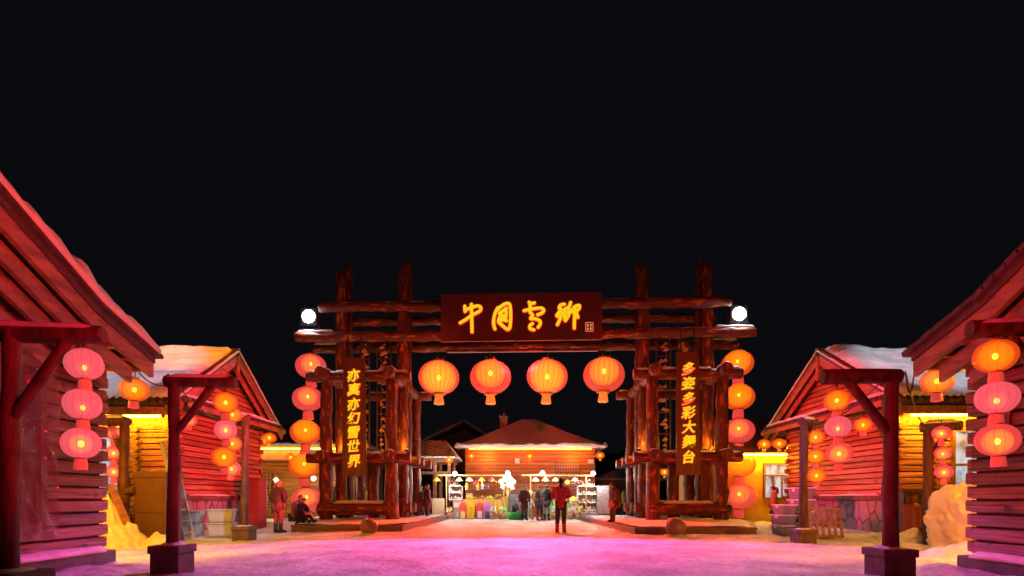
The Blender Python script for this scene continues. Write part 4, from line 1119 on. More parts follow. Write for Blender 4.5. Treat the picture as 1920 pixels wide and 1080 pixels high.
# firewood heap and broken snow
t = T('firewood_pile', (-9.35, 12.7, 0), 'untidy firewood pile half buried in snow in the left yard', 'firewood pile')
for k in range(20):
    a = random.uniform(-.5,.5); x = random.uniform(-1.0,.7); y = random.uniform(-.5,.5); z = .35+random.uniform(0,1.0)*(1-abs(x)*.4)
    L = random.uniform(.35,.7)
    mb = MB(); mb.log((x-L*math.cos(a), y-L*math.sin(a)*.6, z-.08), (x+L*math.cos(a), y+L*math.sin(a)*.6, z+random.uniform(-.05,.2)), random.uniform(.05,.085), 8, jit=.2); mb.build('log', M['log'], t)
t = T('stack_of_chairs', (-10.1, 13.9, 0), 'dark metal rack leaning behind the firewood pile', 'rack'); t.name = 'metal_rack'
mb = MB()
for z in (.2, .8, 1.35): mb.tube([(-.6,0,z),(.6,0,z+.06)], .02, 6)
for x in (-.6, -.2, .3, .6): mb.tube([(x,0,0),(x+.12,.05,1.42)], .02, 6)
mb.tube([(-.9,-.3,.2),(-.5,0,1.3)], .025, 6); mb.build('frame', M['black'], t)
t = T('notice_box', (-9.65, 15.0, 1.55), 'small lit glass fronted box on the left cabin long wall', 'box')
mb = MB(); mb.box((-.35,-.12,-.28), (.35,.05,.28), 0, .02); mb.build('case', M['trim'], t); mb = MB(); mb.box((-.05,-.135,-.2), (.28,-.122,.2)); mb.build('glass', M['pane_dark'], t)
def heap(name, loc, sx, sy, h, seed, label, mat, amp=.35, n=40, kind=None, pw=1.4):
    mb = MB(); vs = []
    for i in range(n+1):
        for j in range(n+1):
            u, v = 2*i/n-1, 2*j/n-1; r = math.hypot(u, v)
            k = max(0, 1-r)**(1/pw) if r < 1 else 0
            x, y = u*sx, v*sy
            z = h*k*(1+amp*noise.fractal((x*1.6+seed, y*1.6, seed), 1, 2, 4)) + ((.16*(abs(noise.noise((x*3.4, y*3.4, seed)))-.2) + .09*noise.noise((x*7, y*7, seed)) + .04*noise.noise((x*15, y*15, seed)))*min(1, h*1.1) if k > 0 else 0) - .05
            vs.append((x + .08*noise.noise((x*3, y*3, seed+z*4)), y, z))
    mb.add(vs, [(i*(n+1)+j, (i+1)*(n+1)+j, (i+1)*(n+1)+j+1, i*(n+1)+j+1) for i in range(n) for j in range(n)], 0, True)
    o = mb.build(name, mat, None, loc=loc); tag(o, label, 'snow heap', kind=kind); return o
heap('snow_heap', (-8.75, 11.4, 0), .95, .85, .98, 3.1, 'lumpy amber lit snow heap beside the left near cabin', M['icy'], .55, 70)
heap('snow_heap', (-7.75, 11.7, 0), .5, .5, .34, 9.4, 'low snow heap in front of the leaning plank', M['icy'])
heap('snow_heap', (-8.1, 19.0, 0), 1.0, .7, .35, 4.4, 'low smooth snow heap beside the red utility box', M['snow'], .2)
heap('snow_heap', (9.0, 9.6, 0), 1.7, .9, .42, 7.7, 'sprawling snow heap at the foot of the tall snow block', M['icy'])
heap('snow_heap', (9.55, 12.6, 0), .7, .5, .38, 2.2, 'small snow heap by the gas cylinder', M['snow'], .25)

# ------------------------------------------------------------------ yard things on the right
G2 = 'stacked grey bins by the right cabin'
names = ('bottom', 'second', 'third', 'top')
for k in range(3):
    storage_bin((7.62+.02*k, 15.0, .02+.285*k), .42,.62,.29, '%s grey bin of the shorter stack right of the gate' % ('bottom','middle','top')[k], G2, (M['bin_dark'], M['bin_lid']), R(random.uniform(-4,4)))
for k in range(4):
    storage_bin((8.22+.03*k, 15.3, .02+.335*k), .48,.62,.34, '%s grey bin of the taller stack beside the right hanger' % names[k], G2, (M['bin_dark'], M['bin_lid']), R(random.uniform(-5,5)))
t = T('wooden_pallet', (8.2, 13.9, 0), 'slatted wooden pallet leaning against the right cabin plinth', 'pallet', rz=R(-12))
tilt = Matrix.Rotation(-R(14), 4, 'X')
for k in range(6):
    mb = MB(); mb.beam((-.36+.145*k, -.02, .02), (-.36+.145*k, -.02, .80), .07, .025, up=(0,1,0)); b2 = MB(); b2.merge(mb, tilt); b2.build('slat', M['trim'], t)
for z in (.05, .42, .78):
    mb = MB(); mb.beam((-.42, .03, z), (.42, .03, z), .06, .08); b2 = MB(); b2.merge(mb, tilt); b2.build('stringer', M['trim'], t)
t = T('gas_cylinder', (10.3, 13.75, 0), 'red gas cylinder standing by the right cabin long wall', 'gas cylinder')
mb = MB(); mb.lathe([(.17,.02),(.20,.05),(.21,.1),(.21,.78),(.19,.86),(.12,.92),(.06,.94)], 24); mb.build('tank', solid('red_enamel', (.38,.07,.07), .35), t)
mb = MB(); mb.lathe([(.05,.94),(.05,1.0),(.03,1.04)], 10); mb.tube([(0,0,1.0),(.1,0,1.01)], .015, 6); mb.build('valve', M['brass'], t)
mb = MB(); mb.lathe([(.11,.93),(.12,1.12),(.11,1.12),(.10,.93)], 18); mb.build('collar', M['redbox'], t)
t = T('gas_cylinder', (10.85, 13.9, 0), 'shorter dark cylinder standing right of the red gas cylinder', 'gas cylinder')
mb = MB(); mb.lathe([(.13,.02),(.16,.05),(.16,.78),(.12,.88),(.05,.92)], 20); mb.build('tank', M['black'], t); mb = MB(); mb.lathe([(.04,.92),(.04,1.02)], 10); mb.build('valve', M['brass'], t)
t = T('wooden_box', (9.9, 12.2, 0), 'low dark box beside the tall snow block on the right', 'box')
mb = MB(); mb.box((-.32,-.3,-.02), (.32,.3,.30), 0, .015); mb.build('body', M['concrete'], t); mb = MB(); mb.box((-.35,-.33,.303), (.35,.33,.36), 0, .012); mb.build('lid', M['concrete'], t)
mb = MB(); snow_on(mb, (-.3,0,.355), (.3,0,.355), .5, .06); mb.build('snow_cap', M['snow'], t)
t = T('wall_cupboard', (11.2, 14.2, 0), 'low wide brown cupboard against the right cabin long wall', 'cupboard')
mb = MB(); mb.box((-.85,-.12,.02), (.55,.2,1.22), 0, .02); mb.build('body', M['cab'], t); mb = MB(); mb.box((-.9,-.16,1.223), (.6,.22,1.30), 0, .012); mb.build('top', M['cab'], t)
for x in (-.78, -.1):
    mb = MB(); mb.box((x,-.14,.1), (x+.6,-.122,1.15), 0, .006); mb.build('door', M['cab'], t)
# carved block of snow
bm = bmesh.new(); bmesh.ops.create_cube(bm, size=1)
bmesh.ops.subdivide_edges(bm, edges=list(bm.edges), cuts=44, use_grid_fill=True)
for v in bm.verts:
    x, y, z = v.co.x*2, v.co.y*2, v.co.z+.5
    top = max(0, z-.55)/.45
    k = math.sqrt(max(0, 1-(top*.82)**2))*(1-.10*(1-z))
    q = Vector((x*.74*k, y*.9*k, z*1.42))
    n = q.normalized()
    q += n*(-.05*abs(noise.noise((q.x*1.8, q.y*1.8, q.z*1.8))) + (.05*noise.fractal((q.x*2.6, q.y*2.6, q.z*2.6), 1, 2, 5) + (0 if q.x > -.3 else .06)*noise.fractal((q.x*7, q.y*7, q.z*7), 1, 2, 3)) + -.025*abs(noise.noise((q.x*6, q.y*6, q.z*6))) + .02*noise.noise((q.x*11, q.y*11, q.z*11)))
    v.co = q
mb = MB(); mb.frombm(bm, 0, True)
o = mb.build('snow_block', pm('packed_snow', (.74,.70,.68), (.86,.85,.85), (2.5,2.5,2.5), .55, .8, detail=9, bdist=.05, spots=((.35,.25,.2),6,.72)), loc=(9.55, 10.6, -.05)); tag(o, 'tall rounded block of packed snow beside the right near cabin', 'snow block')

# ------------------------------------------------------------------ stalls in front of the shop
def px(x, d): return (x-960)*d/1000
def pz(y, d): return 1.05+(934-y)*d/1000
D = 26.6
def gz(d): return 0
COL = {}
def c(name, rgb, rough=.6):
    if name not in COL: COL[name] = solid(name, rgb, rough)
    return COL[name]
def stall_frame(x0, x1, label, drop=0):
    t = thing('pole_frame', ((x0+x1)/2, 26.4, 0), label, 'stall frame', 'pole frames of the stalls'); w = (x1-x0)/2
    zt = pz(891, 26.4)
    for x in (-w+.05, w-.35):
        mb = MB(); mb.tube([(x,0,0),(x,0,zt)], .028, 8); mb.build('pole', c('ochre_pole',(.62,.40,.12)), t)
    mb = MB(); mb.tube([(-w-.4,0,zt),(w,0,zt-.02)], .038, 8); mb.build('top_rail', c('ochre_pole',(.62,.40,.12)), t)
stall_frame(px(835,26.4), px(958,26.4), 'ochre pole frame of the left stall before the shop')
stall_frame(px(993,26.4), px(1112,26.4), 'ochre pole frame of the right stall before the shop')
# hard white bulbs
for i, (x, y) in enumerate(((853,888),(952,887),(1017,887),(1112,888))):
    t = thing('stall_lamp', (px(x,26.3), 26.3, pz(y,26.3)), '%s glaring white lamp over the stalls' % ('leftmost','second from the left','third from the left','rightmost')[i], 'lamp', 'glaring white lamps over the stalls')
    mb = MB(); mb.ball((0,-.05,0), .105, 0, 14); mb.build('bulb', M['stall_lamp'], t)
    mb = MB(); mb.lathe([(.05,.10),(.05,.2),(.02,.24)], 10); mb.build('socket', M['black'], t)
    point('stall_light', (px(x,26.3), 25.8, pz(y,26.3)-.1), (.95,1,.93), 170, .1)
# cone lamps
shade = MB(); shade.lathe([(.02,.10),(.05,.09),(.19,-.07),(.185,-.075),(.02,.06)], 16)
SH = [em('shade_amber', (1,.50,.04), 1.0, (.6,.3,.05), False), em('shade_cream', (1,.80,.42), 1.0, (.6,.5,.3), False), em('shade_red', (.75,.08,.06), .7, (.5,.08,.06), False)]
shm = [shade.mesh('shade', m) for m in SH]
bb = MB(); bb.ball((0,0,-.05), .05, 0, 8); bbm = bb.mesh('bulb', M['bulb'])
for i, (x, k, wh) in enumerate(((819,0,'over the cream board'),(861,1,'beside the leftmost white lamp'),(880,1,'second in the left stall'),(903,0,'above the yellow fruit'),(922,2,'left of the white pinwheels'),(1004,1,'at the left pole of the right stall'),(1023,1,'right of the third white lamp'),(1042,1,'left of the red coat hood'),(1078,1,'at the right pole of the right stall'))):
    t = thing('cone_lamp', (px(x,26.35), 26.35, pz(899,26.35)), '%s cone shaded lamp hanging %s' % (('amber','cream','red')[k], wh), 'lamp', 'small cone lamps hanging in the stalls')
    o = bpy.data.objects.new('shade', shm[k]); C.objects.link(o); o.parent = t
    o = bpy.data.objects.new('bulb', bbm); C.objects.link(o); o.parent = t
    mb = MB(); mb.tube([(0,0,.1),(0,0,.25)], .01, 5); mb.build('cord', M['wire'], t)
t = thing('ball_lamp', (px(1064,26.3), 26.3, pz(904,26.3)), 'small round amber lamp hanging in the right stall', 'lamp'); mb = MB(); mb.ball((0,0,0), .11, 0, 12, sc=(1,1,1.2)); mb.build('globe', SH[0], t); mb = MB(); mb.tube([(0,0,.1),(0,0,.35)], .01, 5); mb.build('cord', M['wire'], t)
for x, y, col_, nm, lb in ((892,905,(.75,.12,.12),'hanging_lantern','small red paper lantern among the hanging wares'),(875,911,(.7,.5,.1),'hanging_toy','yellow stuffed toy hanging in the left stall'),(896,911,(.7,.5,.1),'hanging_tassel','yellow tassel hanging in the left stall'),(904,909,(.7,.62,.5),'hanging_toy','cream stuffed toy hanging in the left stall'),(914,911,(.10,.10,.13),'hanging_doll','black and white doll hanging in the left stall')):
    t = thing(nm, (px(x,26.4), 26.4, pz(y,26.4)), lb, 'hanging ware')
    mb = MB()
    if nm == 'hanging_lantern': mb.lathe([(.08,-.1),(.14,-.05),(.14,.05),(.08,.1)], 14)
    else: mb.ball((0,0,.09), .065, 0, 9); mb.ball((0,0,-.05), .08, 0, 9, sc=(1,1,1.5)); mb.ball((-.07,0,-.02), .035, 0, 6); mb.ball((.07,0,-.02), .035, 0, 6); mb.ball((-.04,0,-.18), .04, 0, 6); mb.ball((.04,0,-.18), .04, 0, 6)
    mb.build('body', c(nm+str(x), col_), t)
    mb = MB(); mb.tube([(0,0,.1),(0,0,.45)], .008, 4); mb.build('string', M['wire'], t)
# cream board
t = thing('sign_board', (px(822,26.2), 26.2, 0), 'blank cream board standing at the left end of the stalls', 'board')
mb = MB(); mb.box((-.31,-.02,.02), (.30,.02,1.03), 0, .01); mb.build('panel', M['paper'], t)
mb = MB(); mb.beam((-.2,.05,1.0),(-.2,.45,0), .04, .03); mb.beam((.2,.05,1.0),(.2,.45,0), .04, .03); mb.build('stand', M['trim'], t)
# long fruit table
def table(x0, x1, y, h, label, cloth, legs):
    t = thing('stall_table', ((x0+x1)/2, y, 0), label, 'table'); w = (x1-x0)/2
    mb = MB(); mb.box((-w,-.4,h-.05), (w,.4,h), 0, .008); mb.build('table_top', M['trim'], t)
    for a in (-w+.06, w-.06):
        for b in (-.34, .34):
            mb = MB(); mb.box((a-.03,b-.03,0), (a+.03,b+.03,h-.05)); mb.build('leg', M['trim'], t)
    mb = MB(); n = 40
    vs = []
    for i in range(n+1):
        x = -w+2*w*i/n; f = .02*math.sin(i*1.9)
        vs += [(x, -.41, h+.006), (x, -.43+f, h-.3), (x, -.44+f*1.6, .12)]
    mb.add(vs, [(i*3+j, (i+1)*3+j, (i+1)*3+j+1, i*3+j+1) for i in range(n) for j in range(2)], 0, True); mb.build('skirt', cloth, t)
    return t
table(px(868,D), px(951,D), 27.0, .98, 'long fruit table with ochre skirt in the left stall', c('ochre_skirt', (.62,.36,.06)), 1)
table(px(1022,D), px(1085,D), 27.0, .80, 'shorter table with green skirt in the right stall', c('green_skirt', (.30,.42,.10)), 1)
def pile(x, y, z, n, r, sx, sy, cols, name, label, cat='fruit'):
    t = thing(name, (x, y, z), label, cat)
    mb = MB()
    for i in range(n):
        a = random.uniform(-1,1); b = random.uniform(-1,1)
        mb.ball((a*sx, b*sy, r*.8+(1-abs(a))*(1-abs(b))*r*3.2*random.random()), r*random.uniform(.8,1.15), random.randrange(len(cols)), 8)
    mb.build('fruit', cols, t); t2 = MB(); t2.lathe([(.96,-.01),(1.0,.0),(1.05,.06),(1.03,.06),(.95,.01)], 20, sx=sx*1.1, sy=sy*1.2); t2.build('tray', c('tray', (.45,.25,.12)), t)
for x, cl_, lb in ((884,[c('lemon',(.78,.58,.06)),c('gold',(.75,.42,.04))],'heap of yellow fruit at the left of the long table'),(903,[c('dark_red',(.32,.06,.04)),c('orange',(.75,.30,.04))],'heap of dark red and orange fruit mid table'),(918,[c('lemon',(.78,.58,.06)),c('lime',(.55,.55,.08))],'heap of lemon fruit right of the middle'),(936,[c('orange',(.75,.30,.04)),c('dark_red',(.32,.06,.04))],'heap of orange fruit at the right of the long table')):
    pile(px(x,D), 26.95, .99, 24, .055, .22, .18, cl_, 'fruit_heap', lb)
def carton(x, y, z, w, h, d, col_, name, label, stripe=None):
    t = thing(name, (x, y, z), label, 'box')
    mb = MB(); mb.box((-w/2,-d/2,0), (w/2,d/2,h), 0, .01); mb.build('body', c(name+label[:9]+str(col_), col_), t)
    mb = MB(); mb.box((-w*.36,-d/2-.008,h*.2), (w*.36,-d/2-.001,h*.75)); mb.build('label_patch', c('patch'+str(stripe), stripe or (.75,.7,.6)), t)
    return t
carton(px(878,D), 27.15, .99, .34, .30, .25, (.72,.45,.10), 'carton', 'yellow carton behind the fruit at the table left end', (.78,.70,.42))
carton(px(934,D), 27.15, .99, .30, .26, .25, (.72,.48,.06), 'carton', 'golden carton behind the fruit at the table right end', (.60,.30,.05))
# sleds leaning against the table
def sled(x, col_, label, patch=None):
    t = thing('plastic_sled', (x, 26.38, 0), label, 'sled', 'plastic sleds leaning on the fruit table')
    w = .19; H = .86; ring = [(-w,0,.03),(w,0,.03),(w,0,H-.16)]
    for k in range(1,8): a = math.pi*k/8; ring.append((w*math.cos(a), 0, H-.16+.15*math.sin(a)))
    ring.append((-w,0,H-.16))
    lean = Matrix.Rotation(-R(9), 4, 'X')
    mb = MB(); mb.poly3(ring, (0,.05,0)); b2 = MB(); b2.merge(mb, lean); b2.build('shell', c('sled'+str(col_), col_, .3), t)
    mb = MB()
    for xx in (-w+.02, -.06, .06, w-.02): mb.tube([(xx,-.01,.06),(xx,-.01,H-.2)], .022, 7)
    b2 = MB(); b2.merge(mb, lean); b2.build('runner', c('sled'+str(col_), col_, .3), t)
    if patch:
        mb = MB(); mb.box((-.11,-.05,.05), (.11,-.035,.40), 0, .01); b2 = MB(); b2.merge(mb, lean); b2.build('seat_pad', c('pad'+str(patch), patch), t)
sled(px(868.5,D), (.70,.10,.09), 'red plastic sled with yellow pad leaning on the fruit table', (.78,.66,.18))
sled(px(883,D), (.78,.50,.03), 'yellow plastic sled leaning on the fruit table')
sled(px(900,D), (.68,.09,.08), 'red plastic sled with pale pad leaning on the fruit table', (.66,.66,.70))
sled(px(914,D), (.62,.20,.62), 'violet plastic sled leaning on the fruit table', (.10,.08,.10))
def packets(x, y, z, n, w, d, seed, label):
    t = thing('packet_heap', (x, y, z), label, 'packets'); rnd = random.Random(seed)
    for k in range(n):
        mb = MB(); a = rnd.uniform(.06,.12); h = rnd.uniform(.05,.16); u = rnd.uniform(-w,w); v = rnd.uniform(-d,d)
        mb.obox((u, v, h/2+.005+ (.1 if k > n*.6 else 0)), (a, a*.6, h), Matrix.Rotation(rnd.uniform(-.6,.6), 3, 'Z'), 0, .006)
        mb.build('packet', c(*rnd.choice([('dark_red',(.55,.08,.05)),('y',(.80,.66,.10)),('wht',(.78,.74,.70)),('bl',(.45,.55,.75)),('gn',(.20,.60,.12)),('orange',(.75,.30,.04))])), t)
packets(px(1030,D), 26.85, .805, 16, .28, .25, 3, 'heap of bright packets on the green skirted table, left half')
packets(px(1060,D), 26.85, .805, 18, .35, .25, 4, 'heap of bright packets on the green skirted table, behind the red coat')
packets(px(952,D), 27.3, .99, 12, .15, .2, 5, 'small heap of packets on the long table behind the pinwheels')
for i, (xa, xb, cc, lb) in enumerate(((838,862,('dark_red',(.55,.08,.05)),'string of red ornaments hung below the left rail of the left stall'),(925,950,('y',(.80,.66,.10)),'string of yellow ornaments hung below the right part of the left rail'),(1045,1105,('pk',(.75,.30,.30)),'string of pink ornaments hung below the rail of the right stall'))):
    x0_, x1_ = px(xa,26.5), px(xb,26.5); t = thing('ornament_string', ((x0_+x1_)/2, 26.5, 1.75), lb, 'ornaments'); w_ = (x1_-x0_)/2; k_ = max(5, int((x1_-x0_)/.1))
    mb = MB(); mb.tube([(-w_,0,.3),(-w_*.5,0,.22),(0,0,.2),(w_*.5,0,.22),(w_,0,.3)], .008, 5); mb.build('string', M['wire'], t)
    for j in range(k_):
        u = -1+2*j/(k_-1); mb = MB(); mb.ball((u*w_,0,.12+.08*u*u - .05*(j % 2)), .04, 0, 7, sc=(1,1,1.4)); mb.build('ornament', c(*cc), t)
# baskets of toys
def basket(x, y, seed, label, cols, w=.34):
    t = thing('toy_basket', (x, y, 0), label, 'basket', 'toy baskets on the snow before the stalls')
    mb = MB(); mb.lathe([(w*.42,.01),(w*.5,.12),(w*.52,.30),(w*.47,.30),(w*.40,.06)], 18, wob=lambda a: 1+.03*math.sin(9*a)); mb.build('wicker', c('wicker', (.45,.18,.10)), t)
    rnd = random.Random(seed)
    for k in range(7):
        mb = MB(); p = (rnd.uniform(-.13,.13), rnd.uniform(-.13,.08), .33+rnd.uniform(0,.22))
        mb.ball(p, .075, 0, 9, .1); mb.ball((p[0],p[1]-.01,p[2]+.085), .05, 0, 8)
        for q in (-.035,.035): mb.ball((p[0]+q,p[1],p[2]+.14), .02, 0, 6)
        mb.build('plush_toy', c(*cols[k % len(cols)]), t)
Y=('y',(.80,.66,.10)); W_=('wht',(.78,.74,.70)); Pk=('pk',(.75,.30,.30)); Gn=('gn',(.20,.60,.12)); Bl=('bl',(.45,.55,.75)); Lm=('lm',(.62,.75,.12))
basket(px(926,D), 26.2, 1, 'wicker basket of yellow and white plush left of the pair', (Y,W_,Pk))
basket(px(942,D), 26.2, 2, 'wicker basket of white and yellow plush right of the sleds', (W_,Y,Gn))
basket(px(842,D), 26.3, 8, 'basket of yellow toys beside the cream board', (Y,Y,W_))
basket(px(1040,D), 26.2, 3, 'basket of pale toys left of the red coat', (W_,Pk,Bl), .42)
basket(px(1069,D), 26.1, 4, 'basket of pink and white plush right of the red coat', (Pk,W_,Bl))
basket(px(1083,D), 26.0, 5, 'basket of bright green and yellow toys in the right stall', (Lm,Y,Pk,Gn))
t = thing('plush_doll', (px(1075,D), 26.7, .02), 'large pale plush doll with yellow hat in the right stall', 'toy')
mb = MB(); mb.ball((0,0,.34), .26, 0, 14, .08, (1,.8,1.2)); mb.ball((0,0,.82), .20, 0, 14); mb.ball((-.25,-.05,.45), .09, 0, 9, sc=(1,1,1.6)); mb.ball((.25,-.05,.45), .09, 0, 9, sc=(1,1,1.6)); mb.build('body', c('rose', (.72,.55,.52)), t)
mb = MB(); mb.lathe([(.26,.92),(.20,.95),(.17,1.06),(.0,1.12)], 16); mb.build('hat', c('y', (.80,.66,.10)), t)
# white pinwheel bunch
t = thing('pinwheel_bunch', (px(952,26.3), 26.3, 0), 'tall bunch of white pinwheels on a stick beside the fruit table', 'pinwheels')
mb = MB(); mb.tube([(0,0,0),(0,0,1.7)], .02, 7)
tips = [(-.30,1.85),(-.12,1.98),(.12,2.0),(.28,1.86),(-.22,1.62),(.05,1.72),(.25,1.60)]
for a, b in tips: mb.tube([(0,0,1.15),(a*.5,0,1.45),(a,-.03,b)], .010, 5)
mb.build('stick', c('ochre_pole',(.62,.40,.12)), t)
for a, b in tips:
    mb = MB()
    for k in range(6):
        q = 2*math.pi*k/6; r = .15
        mb.poly3([(a,-.05,b),(a+r*math.cos(q),-.05,b+r*math.sin(q)),(a+r*.8*math.cos(q+.6),-.10,b+r*.8*math.sin(q+.6))], (0,.01,0))
    mb.build('pinwheel', c('white_paper', (.80,.80,.78)), t)
t = thing('tool_chest', (px(965,27), 27.0, 0), 'dark drawer chest between the two stalls', 'chest')
mb = MB(); mb.box((-.32,-.25,.02), (.32,.25,1.25), 0, .02); mb.build('body', c('slate', (.16,.16,.18)), t)
for k in range(4):
    mb = MB(); mb.box((-.29,-.27,.08+.29*k), (.29,-.252,.32+.29*k), 0, .008); mb.box((-.1,-.29,.22+.29*k), (.1,-.272,.24+.29*k)); mb.build('drawer', c('slate2', (.22,.22,.24)), t)
# white display fridges and shelves
def shelf(x, y, w, z0, h, n, label, name='display_shelf', solid_back=True):
    t = thing(name, (x, y, z0), label, 'display shelf')
    wm = c('shelf_white', (.80,.82,.80), .4)
    mb = MB(); mb.box((-w/2,.28,0), (w/2,.32,h)); mb.box((-w/2,-.3,0), (-w/2+.03,.28,h)); mb.box((w/2-.03,-.3,0), (w/2,.28,h)); mb.build('cabinet', wm, t)
    for k in range(n+1):
        mb = MB(); z = (h-.03)*k/n; mb.box((-w/2+.03,-.3,z), (w/2-.03,.28,z+.03)); s_ = mb.build('shelf', wm, t)
        if k == n: z = h-.03
        mb = MB()
        for i in range(int(w/.11)):
            hh = random.uniform(.08, min(.2, h/n*.7)); xx = -w/2+.10+.108*i
            if xx > w/2-.08: break
            if random.random() < .5: mb.lathe([(.035,z+.031),(.038,z+.031+hh*.7),(.015,z+.031+hh)], 9, c=(xx,-.12,0))
            else: mb.box((xx-.04,-.2,z+.031), (xx+.035,-.05,z+.031+hh), random.randrange(3))
        mb.build('wares', [c('ware1',(.75,.75,.72)), c('ware2',(.35,.42,.40)), c('ware3',(.70,.62,.45))], s_); s_['kind'] = 'part' if False else s_.get('kind', '') or ''
        if 'kind' in s_: del s_['kind']
shelf(px(854,D), 26.9, .66, .95, .72, 2, 'white display case standing on the boxes left of the fruit table')
carton(px(850,D), 26.7, 0, .30, .48, .3, (.16,.16,.17), 'crate', 'dark crate under the white display case', (.4,.4,.4))
carton(px(858,D), 26.75, .50, .46, .42, .4, (.55,.30,.20), 'crate', 'reddish crate directly under the white display case', (.75,.7,.6))
carton(px(858,D), 26.75, 0, .40, .49, .4, (.45,.40,.36), 'crate', 'grey crate at the bottom under the display case', (.7,.7,.72))
shelf(px(1102,D), 26.9, 1.0, .40, 1.25, 3, 'tall white display shelf with jars at the right stall')
carton(px(1097,26.2), 26.2, 0, .36, .36, .35, (.75,.75,.74), 'carton', 'left white carton below the tall display shelf', (.6,.6,.6))
carton(px(1113,26.2), 26.2, 0, .42, .36, .35, (.76,.76,.76), 'carton', 'right white carton below the tall display shelf', (.45,.45,.5))
t = thing('grid_stand', (px(1131,26), 26.0, 0), 'pale price board on a wire stand at the right end of the stalls', 'board')
mb = MB(); mb.box((-.29,-.015,.28), (.29,.015,1.63), 0, .006); mb.build('panel', pm('small_print_board', (.28,.26,.30), (.74,.72,.74), (30,30,26), .6, contrast=(.42,.5), detail=3), t)
mb = MB()
for x in (-.3, .3): mb.tube([(x,0,0),(x,0,1.66)], .016, 6); mb.tube([(x,0,1.0),(x,.35,0)], .014, 6)
mb.tube([(-.3,0,1.66),(.3,0,1.66)], .016, 6); mb.tube([(-.3,0,.05),(.3,0,.05)], .016, 6); mb.build('stand', M['metal'], t)
for x, cc, lb in ((998,(.70,.28,.04),'orange post board between the people at the stalls'),):
    t = thing('post_board', (px(x,26), 26.0, 0), lb, 'board'); mb = MB(); mb.box((-.07,-.03,.0), (.07,.03,1.25), 0, .01); mb.build('panel', c('orange_b', cc), t); mb = MB(); mb.box((-.10,-.04,1.25), (.10,.04,1.33), 0, .01); mb.build('cap', c('ochre_pole',(.62,.40,.12)), t)
t = thing('soft_toy', (px(993,26), 26.0, 0), 'pale stuffed figure hung beside the orange post board', 'toy')
mb = MB(); mb.tube([(0,0,.55),(0,0,1.0)], [.10,.12], 10); mb.ball((0,0,1.25), .13, 0, 12); mb.tube([(-.05,0,.6),(-.07,0,.1)], [.05,.04], 8); mb.tube([(.05,0,.6),(.07,0,.1)], [.05,.04], 8); mb.tube([(-.1,0,.95),(-.22,-.03,.65)], [.045,.035], 7); mb.tube([(.1,0,.95),(.22,-.03,.65)], [.045,.035], 7); mb.build('body', c('pale_plush', (.70,.70,.66)), t)
mb = MB(); mb.ball((0,0,1.33), .135, 0, 12, sc=(1,1,.7)); mb.build('cap', c('y', (.80,.66,.10)), t)
# left-hand stall glimpsed behind the left pylon
for x, y, d, colr, lb in ((517,900,25.5,(1,.78,.2),'yellow white lamp at the stall behind the left cabin corner'),(588,897,25.5,(.95,1,.95),'white lamp beside the column of lanterns left of the gate')):
    t = thing('stall_lamp', (px(x,d), d, pz(y,d)), lb, 'lamp'); mb = MB(); mb.ball((0,0,0), .11, 0, 12); mb.build('bulb', em('lamp'+str(x), colr, 14), t); mb = MB(); mb.lathe([(.04,.08),(.04,.18)], 8); mb.build('socket', M['black'], t)
    point('stall_light', (px(x,d), d-.2, pz(y,d)-.15), colr, 90, .1)
t = thing('candied_fruit_rack', (px(500,24), 24.0, 0), 'rack hung with strings of red and yellow candied fruit beside the red utility box', 'rack')
mb = MB(); mb.tube([(-.35,0,0),(-.35,0,2.2)], .025, 7); mb.tube([(.35,0,0),(.35,0,2.2)], .025, 7); mb.tube([(-.4,0,2.2),(.4,0,2.2)], .025, 7); mb.build('frame', c('ochre_pole',(.62,.40,.12)), t)
for i in range(5):
    mb = MB(); x = -.28+.14*i
    for k in range(13): mb.ball((x+.01*math.sin(k), -.03, 2.1-.14*k), .06, 0, 8)
    mb.build('string', c(*[('dark_red',(.55,.08,.05)),('y',(.80,.66,.10)),('wht',(.78,.74,.70)),('lime2',(.45,.6,.12)),('dark_red',(.55,.08,.05))][i]), t)
for i in range(6):
    pass

# ------------------------------------------------------------------ people
def skin_mesh(verts, edges, radii, sub=2):
    me = bpy.data.meshes.new('tmp'); me.from_pydata(verts, edges, []); o = bpy.data.objects.new('tmp', me); C.objects.link(o)
    o.modifiers.new('s', 'SKIN'); sb = o.modifiers.new('u', 'SUBSURF'); sb.levels = sub; sb.render_levels = sub
    for v, r in zip(me.skin_vertices[0].data, radii): v.radius = (r, r) if not isinstance(r, tuple) else r
    me.skin_vertices[0].data[0].use_root = True
    bpy.context.view_layer.update()
    r = bpy.data.meshes.new_from_object(o.evaluated_get(bpy.context.evaluated_depsgraph_get()))
    vs = [v.co[:] for v in r.vertices]; fs = [list(p.vertices) for p in r.polygons]
    bpy.data.objects.remove(o); bpy.data.meshes.remove(me); bpy.data.meshes.remove(r)
    return vs, fs
SK = c('skin', (.55,.34,.25)); EYE = c('eye_dark', (.03,.02,.02))
